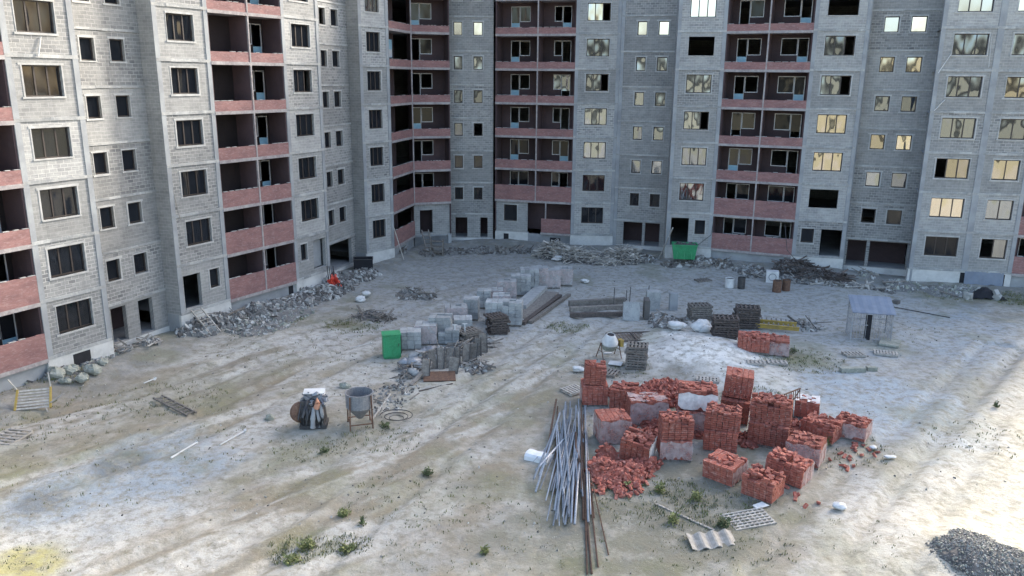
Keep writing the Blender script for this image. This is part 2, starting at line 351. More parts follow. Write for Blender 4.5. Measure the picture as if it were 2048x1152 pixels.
    wet=L(.27,.315,.35); blob(wet,290,945,3.3,.9,5,1.2); blob(wet,110,1000,2.4,.8,4,1.2); blob(L(.13,.145,.155),255,928,1.3,.85,6); blob(L(.14,.155,.165),85,1005,1.0,.8,2); blob(wet*1.2,1770,810,4.8,.8,7); blob(wet*1.2,1900,660,7,.5,4); blob(L(.37,.37,.355),1550,585,15,.75,1); blob(L(.36,.36,.345),1000,560,17,.75,3); blob(L(.37,.37,.35),1250,560,12,.6,5)
    dw=seg_d(X,Y,WALLLINE); mx(grey*.75,.8*(1-sst(1.2,3.4,dw+(fbm(X,Y,.6,4,6)-.5)*2.5)))
    mx(olive*1.3,.4*sst(.58,.74,fbm(X,Y,.35,5,6))); mx(dark*1.2,.35*sst(.62,.8,fbm(X,Y,1.6,4,7)))
    sun_mask=sst(0,1,((X-15.4)*.77-(Y-27.6)*.64+2.5)/5); mx(L(.43,.41,.35),.7*sun_mask)  # sunlit ground past the building's shadow edge, painted paler
    far=np.hypot(X,Y-45); mx(L(.33,.31,.17),sst(60,110,far)*.8)
    ca=me.color_attributes.new('soil','FLOAT_COLOR','POINT'); ca.data.foreach_set('color',np.concatenate([C.reshape(-1,3),np.ones((nx*ny,1))],1).ravel())
    m,n,l,p=newmat('sandy_soil'); at=n.new('ShaderNodeAttribute'); at.attribute_name='soil'; g=n.new('ShaderNodeNewGeometry'); v=g.outputs['Position']
    o=mixc(n,l,noise(n,l,v,2.2,8,.75,.46,.66),at.outputs['Color'],(.19,.175,.13)); 
    fac=noise(n,l,v,.8,8,.7,.50,.62); ml=n.new('ShaderNodeMath'); ml.operation='MULTIPLY'; l.new(fac,ml.inputs[0]); ml.inputs[1].default_value=.32
    o=mixc(n,l,ml.outputs[0],o,(.46,.445,.40))
    f3=noise(n,l,v,14,4,.6,.63,.72); o=mixc(n,l,f3,o,(.16,.155,.13))
    f4=noise(n,l,v,23,3,.6,.66,.72); o=mixc(n,l,f4,o,(.5,.5,.46))
    l.new(o,p.inputs['Base Color']); p.inputs['Roughness'].default_value=.95
    bn=n.new('ShaderNodeBump'); bn.inputs['Strength'].default_value=.7; bn.inputs['Distance'].default_value=.15; l.new(noise(n,l,v,1.8,10,.72,0,1),bn.inputs['Height']); l.new(bn.outputs[0],p.inputs['Normal'])
    me.materials.append(m); o=bpy.data.objects.new('ground',me); col.objects.link(o); tag(o,kind='structure')
ground()
# ------------------------------------------------------------------ apartment blocks
L1=1.4; ST=3.0
def LV(k): return L1+ST*(k-1)
TOP=LV(10)
V2=lambda p: Vector((p[0],p[1],0))
class Panel:
    def __init__(s,p0,p1):
        s.p0=V2(p0); s.p1=V2(p1); s.e=(s.p1-s.p0); s.w=s.e.length; s.e=s.e.normalized(); s.n=Vector((s.e.y,-s.e.x,0))
    def at(s,a,z,d=0.): return s.p0+s.e*a+s.n*d+Vector((0,0,z))
    def rot(s): 
        m=Matrix.Identity(3)
        for i in range(3): m[i][0]=s.e[i]; m[i][1]=s.n[i]; m[i][2]=(0,0,1)[i]
        return m
    def box(s,mb,a0,a1,d0,d1,z0,z1,m=0,c=(1,0,0)):
        mb.box(s.at((a0+a1)/2,(z0+z1)/2,(d0+d1)/2),(a1-a0,abs(d1-d0),z1-z0),s.rot(),m,0,c)
    def sub(s,a0,a1,d=0.): 
        q=Panel.__new__(Panel); q.p0=s.at(a0,0,d); q.p1=s.at(a1,0,d); q.e=s.e; q.n=s.n; q.w=a1-a0; return q
def wall(mb,pn,z0,z1,holes,zcuts=(),m=0,reveal=.28,tints=None,seed=0):
    r=random.Random(seed)
    S=sorted({0,pn.w,*[h[0] for h in holes],*[h[1] for h in holes]}); Zs=sorted({z0,z1,*[h[2] for h in holes],*[h[3] for h in holes],*[z for z in zcuts if z0<z<z1]})
    tc={}
    def tint(z):
        k=sum(1 for c in zcuts if c<=z+.01)
        if k not in tc:
            if tints: tc[k]=tints(k,r)
            else: tc[k]=(r.uniform(.78,1.14),r.choice([0,.15,.3,.7,1]),0)
        return tc[k]
    for a,b in zip(S[:-1],S[1:]):
        for c,d in zip(Zs[:-1],Zs[1:]):
            ms=(a+b)/2; mz=(c+d)/2
            if any(h[0]<ms<h[1] and h[2]<mz<h[3] for h in holes): continue
            mb.face([pn.at(a,c),pn.at(b,c),pn.at(b,d),pn.at(a,d)],m,tint(mz),[(a+seed*.37,c),(b+seed*.37,c),(b+seed*.37,d),(a+seed*.37,d)])
    for (a,b,c,d) in holes:
        t=(1.,0,0)
        for q in ([(a,c),(a,d)],[(b,d),(b,c)],[(b,c),(a,c)],[(a,d),(b,d)]):
            (s0,y0),(s1,y1)=q
            mb.face([pn.at(s0,y0),pn.at(s1,y1),pn.at(s1,y1,-reveal),pn.at(s0,y0,-reveal)],m,t,[(s0,y0),(s1,y1),(s1,y1+.3),(s0,y0+.3)])
def window(parent,pn,a,b,c,d,panes=3,glass='glass',frame='dframe',trim=True,label=None):
    mb=MB(); t=.07
    r=rnd
    if trim:
        e=lambda: r.uniform(.035,.10)
        w1,w2,w3,w4=e(),e(),e()+.03,e()+.02
        pn.box(mb,a-w1,a,.0,.018,c-.02,d,0); pn.box(mb,b,b+w2,.0,.018,c-.02,d,0)
        pn.box(mb,a-w1-r.uniform(0,.12),b+w2+r.uniform(0,.12),0,.021,d,d+w3,0); pn.box(mb,a-.08-r.uniform(0,.1),b+.08,-.27,.045,c-w4,c,0)
    else: pn.box(mb,a-.02,b+.02,-.1,.02,c-.04,c,0)
    w=mb.build('window',MT['trim'] if frame=='dframe' else MT['wframe'],parent)
    if label: w['label']=label
    f=MB(); D=-.16
    pn.box(f,a,a+t,D-.06,D,c,d); pn.box(f,b-t,b,D-.06,D,c,d); pn.box(f,a+t,b-t,D-.06,D,c,c+t); pn.box(f,a+t,b-t,D-.06,D,d-t,d)
    xs=[a+t]+[a+(b-a)*k/panes for k in range(1,panes)]+[b-t]
    for k in range(1,panes): pn.box(f,xs[k]-.04,xs[k]+.04,D-.062,D+.004,c+t,d-t)
    f.build('frame',MT[frame],w)
    if glass:
        g=MB()
        for k in range(panes):
            if glass!='skyglass' and r.random()<.05: continue
            tl=r.uniform(-.012,.012); tz=r.uniform(-.012,.012)
            g.face([pn.at(xs[k],c+t,D-.03),pn.at(xs[k+1],c+t,D-.03+tl),pn.at(xs[k+1],d-t,D-.03+tl+tz),pn.at(xs[k],d-t,D-.03+tz)])
        g.build('glass',MT[glass],w)
    return w
def door_window(parent,pn,a,b,z,flip,glass,blue=True,kind=0):
    """balcony unit: door leaf beside a window, white frames"""
    dw=.85; da,db=(a,a+dw) if not flip else (b-dw,b); wa,wb=(a+dw,b) if not flip else (a,b-dw)
    f=MB(); t=.06; D=-.08; z0=z+.05; z1=z+2.5; zs=z+1.15
    def fr(x0,x1,y0,y1):
        pn.box(f,x0,x0+t,D-.05,D,y0,y1); pn.box(f,x1-t,x1,D-.05,D,y0,y1); pn.box(f,x0+t,x1-t,D-.05,D,y0,y0+t); pn.box(f,x0+t,x1-t,D-.05,D,y1-t,y1)
    fr(da,db,z0,z1); fr(wa,wb,zs,z1)
    o=f.build('balcony_door',MT['wframe'],parent)
    if blue:
        q=MB(); pn.box(q,da+t,db-t,D-.04,D-.01,z0+t,zs-.1); q.build('door_panel',MT['bluep'],o)
    g=MB()
    if kind!=1: pn_f=[(wa+t,wb-t,zs+t,z1-t)]
    else: pn_f=[]
    if kind in(0,3): pn_f.append((da+t,db-t,zs-.1,z1-t))
    for (x0,x1,y0,y1) in pn_f: g.face([pn.at(x0,y0,D-.025),pn.at(x1,y0,D-.025),pn.at(x1,y1,D-.025),pn.at(x0,y1,D-.025)])
    if pn_f: g.build('glass',MT[glass],o)
    return [(da,db,z0,z1),(wa,wb,zs,z1)]
class Block:
    def __init__(s,label):
        s.root=empty('apartment_block',(0,0,0),0,label,'building','wings of the unfinished apartment house')
        s.w=MB(); s.c=MB(); s.cl=MB(); s.pl=MB(); s.lg=MB(); s.sl=MB(); s.front=[]
    def part(s,name,pn,a0,a1,d0,d1,z0,z1,m='column'):
        b=MB(); pn.box(b,a0,a1,d0,d1,z0,z1); return b.build(name,MT[m],s.root)
    def finish(s,back):
        s.w.build('wall',MT['wall'],s.root); s.cl.build('door_infill',MT['column'],s.root) if s.cl.f else 0
        s.pl.build('foundation',[MT['plinth'],MT['column'],MT['black']],s.root); s.lg.build('balcony_wall',MT['loggia'],s.root); s.sl.build('balcony_post',MT['slab'],s.root) if s.sl.f else 0  # black slot: shade of cellar openings as flat patches
        inn=MB()
        poly=[p for p in s.front]+[V2(b) for b in back]
        for k in list(range(1,11)):
            z=LV(k)-.1 if k<10 else TOP
            inn.face([p+Vector((0,0,z)) for p in poly])
        inn.build('interior_floor',MT['column'],s.root)
        b=MB(); bp=[s.front[-1]]+[V2(q) for q in back]+[s.front[0]]
        for p,q in zip(bp[:-1],bp[1:]):
            b.face([p,q,q+Vector((0,0,TOP-.01)),p+Vector((0,0,TOP-.01))],0,(1,.5,0),[(0,0),((q-p).length,0),((q-p).length,TOP),(0,TOP)])
        # roof edge
        b.build('rear_wall',MT['wall'],s.root)
        pr=MB()
        for p,q in zip(s.ff[:-1],s.ff[1:]):
            if (q-p).length<.05: continue
            pn=Panel(p,q); pn.box(pr,0,pn.w,-.25,.02,TOP-.2,TOP+.75)
        pr.build('roof_edge',MT['concrete'],s.root)
    ff=None
    def track(s,p0,p1,dep):
        pn=Panel(p0,p1)
        if s.ff is None: s.ff=[]
        s.front+= [pn.at(0,0,-dep),pn.at(pn.w,0,-dep)]; s.ff+= [pn.at(0,0,0),pn.at(pn.w,0,0)]
    def side(s,a,b,seed,m='w'):
        pn=Panel(a,b); mb=s.w if m=='w' else s.lg
        wall(mb,pn,0.2,TOP,[],[LV(k) for k in range(1,10)],seed=seed,tints=lambda k,r:(r.uniform(.8,.95),.1,0))
        pn.box(s.pl,0,pn.w,-.3,.012,-.6,L1-.05,1)
    def pier(s,p0,p1,seed,glassf,ground='win',win=(.95,3.0),win2=None,pmat=0):
        pn=Panel(p0,p1); s.track(p0,p1,.33); holes=[]; wn=[]
        for k in range(1,9):
            z=LV(k)+1.08; ws=[win]+([win2] if win2 else [])
            if k==1 and ground!='win': 
                for (a,b,c,d,t) in ground:
                    holes.append((a,b,c,d)); 
                    if t=='win': wn.append((a,b,c,d,1,k))
                    elif t=='niche': pn.box(s.cl,a,b,-.6,-.45,c,d)
                continue
            for j,(a,b) in enumerate(ws):
                sh=rnd.uniform(-.02,.02); h=(a+sh,b+sh,z,z+1.5); holes.append(h); wn.append((*h,3 if j==0 else 2,k))
        wall(s.w,pn,L1-.05,TOP,holes,[LV(k) for k in range(1,10)],seed=seed)
        for (a,b,c,d,n,k) in wn:
            g,lab=glassf(k,n)
            if g=='open': 
                t=MB(); pn.box(t,a-.06,b+.06,-.27,.04,c-.06,c,0); t.build('window_sill',MT['trim'],s.root); continue
            window(s.root,pn,a,b,c,d,n,g,label=lab)
        bands(s,pn,[LV(k) for k in range(1,10)])
        for a in (0,pn.w-.3): s.part('corner_column',pn,a,a+.3,-.1,.045,L1+.06,TOP)
        pn.box(s.pl,-.03,pn.w+.03,-.4,.03,-.8,L1-.08,pmat)
        return pn
    def stair(s,p0,p1,seed,glassf,wx,entry):
        pn=Panel(p0,p1); s.track(p0,p1,3.); holes=[]; wn=[]
        for k in range(1,9):
            z=LV(k)+1.5+1.36-ST+ST*0
            z=LV(k)+2.86
            for (a,b) in wx:
                h=(a,b,z,z+1.18); holes.append(h); wn.append((*h,k+1))
        for (a,b,c,d) in entry: holes.append((a,b,c,d))
        zc=[LV(k)+1.5 for k in range(1,10)]
        wall(s.w,pn,.25,TOP,holes,zc,seed=seed,tints=lambda k,r:(r.uniform(.72,.95),r.choice([.2,.8,1,1]),0))
        for (a,b,c,d,k) in wn:
            if (a,k) in glassf.get('open',()): continue
            g=glassf['f'](k); window(s.root,pn,a,b,c,d,1,g)
        bands(s,pn,zc,.13)
        s.part('corner_column',pn,0,.32,-.1,.05,.3,TOP)
        pn.box(s.pl,0,pn.w,-.4,.04,-.8,.55,0)
        # hall behind the entrance: walls, piers
        q=pn.sub(0,pn.w,-2.4); wall(s.lg,q,.1,3.6,[],seed=seed)
        fl=MB()
        pn.box(s.pl,0,pn.w,-2.4,-.41,.3,.56,1); s.part('hall_ceiling',pn,0,pn.w,-2.38,-.29,LV(1)+1.3,LV(1)+1.48,'slab')
        return pn
    def loggia(s,p0,p1,seed,units,split=(.5,),par=None,dep=1.6,floors=range(1,9),side=(True,True),wallonly=None,ext=0.,floor1=True,dk=1.):
        pn=Panel(p0,p1); s.track(p0,p1,dep+.1); q=pn.sub(0,pn.w,-dep); r=random.Random(seed)
        holes=[]
        for k in range(1,9):
            if k not in floors: continue
            z=LV(k)
            for (a,b,flip) in units:
                g=r.choice(['dglass','dglass','dglass','dglass','mglass']); kind=r.choice([0,1,1,2])
                if k>=7: g=r.choice(['skyglass','dglass'])
                holes+=door_window(s.root,q,a,b,z,flip,g,r.random()<.6,kind)
            # divider walls
        hl=[h for h in holes]
        wall(s.lg,q,L1-.05,TOP,hl,[LV(k) for k in range(1,10)],seed=seed,tints=lambda k,r_:(dk*r_.uniform(.7,1.35),.4,0),reveal=.15)  # dk below one puts the recess shade into the wall tint
        for si,a in ((0,0.),(1,pn.w)):
            if side[si]:
                x0,x1=(a,a+.1) if si==0 else (a-.1,a)
                pn.box(s.lg,x0+.0,x1,-dep,-.02,L1,TOP,0,(1.2,.3,0))
        for k in range(1,10):
            z=LV(k)
            if k in floors or (k-1) in floors: s.part('balcony_slab',pn,0.,pn.w+ext,-dep+.003,.07,z-.2,z,'slab')
        for sp_ in split:
            a=sp_*pn.w
            for k in floors: pn.box(s.lg,a-.06,a+.06,-dep+.004,-.05,LV(k),LV(k+1)-.2,0,(1.6,.3,0)); s.part('balcony_post',pn,a-.055,a+.055,-.05,.073,LV(k),LV(k+1)-.2,'slab')
        hts={1:1.35,2:1.4,3:.78,4:.66,5:.62,6:.58,7:.54,8:.5}
        if par: hts.update(par)
        for k in floors:
            m=MB(); h=hts[k]; segs=12
            # masonry with a slightly ragged top course
            for i in range(segs):
                a0=pn.w*i/segs+(.005 if i==0 else 0); a1=pn.w*(i+1)/segs-(.005 if i==segs-1 else 0); hh=h+r.choice([0,0,0,.0,0,.012,-.02])
                if i==segs-1: a1+=ext
                pn.box(m,a0,a1,-.07,.04,LV(k)+.002,LV(k)+hh)
            
            for i in range(segs):
                if r.random()<.6:
                    a0=pn.w*i/segs; c0=a0+r.uniform(.02,.2); pn.box(m,c0,a0+pn.w/segs-.03,-.075,.045,LV(k)+h+.014,LV(k)+h+.04,1)
            m.build('balcony_parapet',[MT['parapet'],MT['trim']],s.root)
        pn.box(s.pl,0,pn.w,-.5,-.12,-.8,L1-.2,1)
        return pn
def bands(s,pn,zs,h=.17):
    for z in zs:
        n=max(2,int(pn.w/.8)); c=MB()
        for i in range(n):
            a0=pn.w*i/n; a1=pn.w*(i+1)/n; j=rnd.uniform(-.012,.012); t=rnd.uniform(.8,1.12)
            pn.box(c,a0+.001 if i==0 else a0,a1-.001,-.05,.055+j*.5,z-h/2+j,z+h/2+j,0,(t,0,0))
        c.build('concrete_band',MT['concrete'],s.root)
def gl_left(k,n):
    if k==7: return 'skyglass' if rnd.random()<.0 else 'glass',None
    return 'dglass',None
def gl_right(k,n):
    if k>=7: return 'skyglass','window reflecting pale blue sky' if n==3 else None
    if k==1: return 'dglass',None
    return rnd.choice(['glass','glass','glass','mglass','mglass']) ,None
def gl_E(k,n):
    if k>=7: return ('skyglass' if k==8 else 'glass'),None
    return ('dglass' if k<=2 else 'mglass'),None
# --- left wing
A0,A1=(-23.84,39.04),(-22.15,42.36); B0,B1=(-20.22,47.11),(-18.39,50.57); C0,C1=(-15.43,55.77),(-13.84,59.47); D0,D1=(-12.12,65.38),(-10.16,67.8)
LB=Block('left wing of the unfinished grey block apartment house, its upper storeys in pale sun')
LB.pier((-28.2,30.4),(-26.4,33.9),1,gl_left)
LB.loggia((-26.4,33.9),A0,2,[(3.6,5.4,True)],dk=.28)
LB.pier(A0,A1,3,gl_left,win=(.78,2.78))
pa_=Panel(A0,A1); pa_.box(LB.pl,1.35,2.35,.03,.036,.02,1.2,2); pa_.box(LB.pl,0,.02,.03,.036,-.3,1.2,0)  # thin black panel stands for the shade in a cellar opening
pb_=Panel(B1,C0); pb_.box(LB.pl,5.3,5.75,-.12,-.114,.3,1.1,2)  # black patch, painted shade of a cellar hole under the balcony
LB.stair((-23.1,42.9),(-21.2,47.5),4,{'f':lambda k:'dglass'},[(1.0,1.9),(2.9,3.85)],[(.9,1.95,.6,2.68),(2.85,3.9,.6,2.68)])
LB.side(A1,(-23.1,42.9),5); LB.side((-21.2,47.5),B0,6)
LB.pier(B0,B1,7,gl_left,win=(.95,2.86),ground=[(.4,1.7,1.6,3.7,'open'),(2.43,3.2,2.52,3.72,'win')])
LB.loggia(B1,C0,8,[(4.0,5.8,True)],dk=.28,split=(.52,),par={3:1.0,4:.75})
LB.pier(C0,C1,9,gl_left,win=(1.,3.),ground=[(.68,1.42,2.68,3.88,'win'),(2.12,3.6,1.75,3.93,'niche')])
LB.stair((-14.9,59.97),(-13.1,65.9),10,{'f':lambda k:'dglass'},[(2.0,2.9),(3.72,4.8)],[(1.9,5.5,.6,2.72)])
LB.side(C1,(-14.9,59.97),11); LB.side((-13.1,65.9),D0,12)
LB.pier(D0,D1,13,gl_left,win=(.77,2.2))
LB.finish([(-20,72),(-36,37),(-39,25)])
# --- corner block
CB=Block('middle corner block of the unfinished apartment house, with balconies either side of a window column')
K0=(-10.16,67.9); K1=(-9.05,73.3); K2=(-5.75,74.45); S30,S31=(-6.36,76.55),(-1.89,76.57); E0,E1=(5.44,74.42),(9.38,74.18)
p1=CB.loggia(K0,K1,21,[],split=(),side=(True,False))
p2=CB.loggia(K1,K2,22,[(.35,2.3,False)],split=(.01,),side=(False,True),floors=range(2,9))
CB.side(K2,S30,23)
CB.stair(S30,S31,24,{'f':lambda k:'skyglass' if k>=7 else ('mglass' if k>3 else 'dglass')},[(.82,1.62),(2.63,3.47)],[(.85,2.0,.6,2.55),(3.25,3.95,.6,2.55)])
q0=Panel(S31,E0)
p3=CB.loggia((-1.7,76.3),E0,25,[(.9,2.75,False),(5.0,6.6,True)],split=(.535,),floors=range(2,9),dep=2.0)
# ground storey of the corner: solid grey walls with a doorway, a window and a red parapet
g2=Panel(K1,K2); wall(CB.w,g2.sub(0,g2.w,-.15),L1-.1,LV(2)-.2,[(.55,1.75,L1+.1,LV(2)-.75)],seed=31,tints=lambda k,r:(.9,.1,0)); g2.box(CB.pl,0,g2.w,-.5,-.12,-.8,L1-.1,1)
CB.front+=[]
g3=Panel((-1.7,76.3),E0); 
w3=g3.sub(.1,3.2,-.12); wall(CB.w,w3,L1-.1,LV(2)-.2,[(.75,2.05,L1+.95,L1+2.5)],seed=32,tints=lambda k,r:(.95,.1,0)); window(CB.root,w3,.75,2.05,L1+.95,L1+2.5,1,'dglass')
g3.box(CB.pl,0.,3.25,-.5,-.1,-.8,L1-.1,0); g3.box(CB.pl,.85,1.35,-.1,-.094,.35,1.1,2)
m=MB(); g3.box(m,4.55,7.35,-.07,.04,L1+.02,L1+1.35); m.build('balcony_parapet',MT['parapet'],CB.root)
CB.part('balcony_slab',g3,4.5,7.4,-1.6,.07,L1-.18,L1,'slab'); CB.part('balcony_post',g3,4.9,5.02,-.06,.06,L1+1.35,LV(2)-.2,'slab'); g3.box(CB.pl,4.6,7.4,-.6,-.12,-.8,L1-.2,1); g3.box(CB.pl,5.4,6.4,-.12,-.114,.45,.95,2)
door_window(CB.root,g3.sub(0,7.5,-1.95),5.4,7.2,L1,True,'dglass',False,1)
CB.finish([(10,87),(-10,90),(-20,72.2)])
# --- right wing
F0,F1=(13.43,69.42),(17.28,68.65); G0,G1=(23.4,66.01),(27.38,65.1); H0,H1=(31.18,61.69),(38.32,60.13)
RB=Block('right wing of the unfinished grey block apartment house, its windows reflecting warm light')
RB.pier(E0,E1,41,gl_E,win=(.98,3.0))
RB.stair((9.40,74.15),(13.94,72.8),42,{'f':lambda k:'skyglass' if k>=7 else 'mglass' if k>2 else 'dglass'},[(1.42,2.26),(3.25,4.15)],[(.95,2.7,.6,2.74),(2.95,4.3,.6,2.74)])
RB.side((13.94,72.8),F0,43)
def gl_F(k,n):
    if k==6: return 'open',None
    if k==7: return 'skyglass',None
    return ('mglass' if k>1 else 'dglass'),None
def gl_G(k,n):
    if k==7 or k==2: return 'open',None
    return gl_right(k,n)
RB.pier(F0,F1,44,gl_F,win=(.95,3.0),ground=[(.4,1.9,1.5,3.94,'open'),(2.43,3.3,2.57,3.8,'win')])
RB.loggia(F1,G0,45,[(.65,2.6,False),(4.15,6.3,True)],split=(.5,),dep=1.7)
RB.pier(G0,G1,46,gl_G,win=(.95,3.18),ground=[(.6,1.6,2.53,3.72,'win'),(2.16,3.85,1.5,3.7,'open')])
RB.stair((27.6,66.2),(32.5,64.5),47,{'f':lambda k:'skyglass' if k>=7 else ('mglass' if rnd.random()<.6 else 'glass') if k>2 else 'dglass'},[(1.24,2.3),(3.15,4.25)],[(.45,1.9,.6,2.8),(2.15,5.0,.6,2.8)])
RB.side(G1,(27.6,66.2),48); RB.side((32.5,64.5),H0,49)
hp=RB.pier(H0,H1,50,lambda k,n: gl_right(max(k,2) if n==2 else k,n),win=(.93,3.27),win2=(4.88,6.7))
RB.part('corner_column',hp,3.75,4.2,-.1,.05,L1+.06,TOP)
RB.loggia(H1,(45.,57.9),51,[(.6,2.5,False)],split=())
# black panel standing for the shade in the cellar opening, last pier
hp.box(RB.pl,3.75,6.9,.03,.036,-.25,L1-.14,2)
RB.finish([(49,70),(30,79),(10,87.1)])
# tarpaulin hung over the cellar opening
t=MB(); N=14
for i in range(N):
    for j in range(6):
        def q(i,j): 
            a=4.05+2.75*i/N; z=L1-.02-1.0*j/6-(.06*math.sin(i*1.1) if j==6 else 0); return hp.at(a,z,.07+.025*math.sin(i*1.3+j*.4)+.05*j/6)
        t.face([q(i,j),q(i+1,j),q(i+1,j+1),q(i,j+1)])
tag(t.build('tarpaulin',MT['bluegrey'],smooth=True),'blue-grey sheet hung over the cellar opening at the foot of the right wing','tarpaulin')

# odd bits left on the facade
def lean(pn,a0,z0,a1,z1,d0,d1,th,mt,label,nm='wooden_batten',cat='batten'):
    q=MB(); q.bar(pn.at(a0,z0,d0),pn.at(a1,z1,d1),th,th*.6); tag(q.build(nm,MT[mt]),label,cat)
PA,PB_,PH,PE=Panel(A0,A1),Panel(B0,B1),Panel(H0,H1),Panel(F1,G0)
lean(PA,1.9,17.3,1.6,16.4,.05,.12,.05,'white','pale batten dangling below the topmost window at the upper left')
lean(PB_,.25,9.2,.55,7.1,.02,.12,.04,'palewood','long thin lath hanging beside a window of the left wing')
lean(PH,.85,17.5,.1,16.2,.05,.35,.05,'white','white strip hanging left of the fifth-floor window at the right edge')
lean(PH,.9,14.3,.2,13.5,.05,.3,.05,'white','lower white strip under the same window at the right edge')
lean(PH,3.4,19.,3.5,16.6,.04,.1,.03,'white','thin pale cord hanging right of the upper window at the right edge')
PK=Panel(K0,K1); q=MB(); PK.box(q,2.2,3.1,-.9,-.85,LV(6)+.75,LV(6)+2.2); PK.box(q,2.25,3.05,-.845,-.84,LV(6)+.8,LV(6)+1.4,1)
tag(q.build('door_leaf',[MT['bluep'],MT['wframe']]),'loose pale blue door leaf standing on a corner balcony','door leaf')

# ------------------------------------------------------------------ yard objects
def yaw(d): return Matrix.Rotation(R(d),3,'Z')
def dirpx(a,b):
    p,q=P(*a),P(*b); return math.atan2(q.y-p.y,q.x-p.x)
# ---- pallets
def pallet_mb(w=1.1,d=1.1,n=6,m=0):
    b=MB()
    for y in (-d/2+.06,0,d/2-.06): b.box((0,y,.045),(w,.1,.09))
    for i in range(n): b.box((-w/2+.06+(w-.12)*i/(n-1),0,.105),(.11,d,.022))
    for i in (0,n//2,n-1): b.box((-w/2+.06+(w-.12)*i/(n-1),0,-.012),(.1,d,.022))
    return b
def pallet(u,v,rz,label,m='wood',w=1.15,d=1.1,n=6,tilt=0,group='loose pallets on the ground',dz=0,nm='wooden_pallet'):
    p=G(u,v); o=pallet_mb(w,d,n).build(nm,MT[m]); o.location=(p.x,p.y,p.z+.03+dz); o.rotation_euler=(R(tilt),R(rnd.uniform(-2,2)),R(rz))
    return tag(o,label,'pallet',group)
# ---- red brick packs : individually modelled bricks
def brick_pack(p,rz,w,d,h,label,ruin=.15,tilt=(0,0),wrap=(),nm='brick_pack',cat='bricks',group='packs of red bricks',hi=.1,pal=True):
    root=empty(nm,p,rz,label,cat,group); w*=1.1; d*=1.08; root.rotation_euler=(R(tilt[0]),R(tilt[1]),rz)
    b=MB(); bl,bw,bh=.25,.125,.095
    nx=max(2,round(w/bl)); ny=max(3,round(d/bw)); nz=max(2,round(h/bh)); bl=w/nx; bw=d/ny; bh=h/nz
    top=[[nz-(rnd.random()<ruin)*rnd.randint(1,2) for _ in range(ny)] for _ in range(nx)]
    for i in range(nx):
        for j in range(ny):
            for k in range(top[i][j]):
                if 0<i<nx-1 and 0<j<ny-1 and k<top[i][j]-1 and k<nz-3: continue
                g=.016; s=rnd.uniform(.86,1.14); jj=.004+(.015 if k>=nz-2 and ruin>.3 else 0)
                off=Vector((rnd.uniform(-jj,jj),rnd.uniform(-jj,jj),0))
                b.box(Vector((-w/2+bl*(i+.5),-d/2+bw*(j+.5),hi+bh*(k+.5)))+off,(bl-g,bw-g,bh-g),yaw(rnd.uniform(-2,2)*(1+3*(ruin>.3))),0,0,(s,0,0))
    for _ in range(int(nx*ny*ruin*.8)):
        s=rnd.uniform(.8,1.25); b.box((rnd.uniform(-w/2+.1,w/2-.1),rnd.uniform(-d/2+.1,d/2-.1),hi+h+.03),(.25,.12,.09),Euler((rnd.uniform(-.4,.4),rnd.uniform(-.4,.4),rnd.uniform(0,3))).to_matrix(),0,0,(s,0,0))
    b.build('brick_stack',MT['brick'],root)
    if wrap:
        wb=MB(); o=.02
        faces={'f':((-w/2-o,-d/2-o),(w/2+o,-d/2-o)),'b':((w/2+o,d/2+o),(-w/2-o,d/2+o)),'l':((-w/2-o,d/2+o),(-w/2-o,-d/2-o)),'r':((w/2+o,-d/2-o),(w/2+o,d/2+o))}
        for fc in wrap:
            if fc=='W': continue
            if fc=='t':
                n=6
                for i in range(n):
                    for j in range(n):
                        if rnd.random()<.18: continue
                        q=lambda i,j:(-w/2+w*i/n,-d/2+d*j/n,hi+h+.06+.03*math.sin(i*2.1+j*1.3))
                        wb.face([q(i,j),q(i+1,j),q(i+1,j+1),q(i,j+1)])
                continue
            (x0,y0),(x1,y1)=faces[fc]; n=12; ph=rnd.uniform(0,6); bz=rnd.uniform(.82,1.0)
            zt=[hi+h*(bz+.05*math.sin(_*.9+ph)+rnd.uniform(-.03,.03)) for _ in range(n+1)]; zb=[hi+h*rnd.choice([0,0,.05,.2])for _ in range(n+1)]
            for i in range(n):
                for j in range(3):
                    def q(i,j):
                        t=i/n; z=zb[i]+(zt[i]-zb[i])*j/3; k=.015*math.sin(i*2.3+j*1.7+ph)
                        nx_,ny_=(y1-y0),-(x1-x0); L=math.hypot(nx_,ny_)
                        return (x0+(x1-x0)*t+nx_/L*k,y0+(y1-y0)*t+ny_/L*k,z)
                    wb.face([q(i,j),q(i+1,j),q(i+1,j+1),q(i,j+1)])
        wb.build('plastic_wrap',MT['wrapw' if 'W' in wrap else 'wrap'],root,smooth=True)
    if pal:
        pb=pallet_mb(w*.98,d*.98,5); pb.build('wooden_pallet',MT['wood'],root).scale.z=hi/.116
    return root
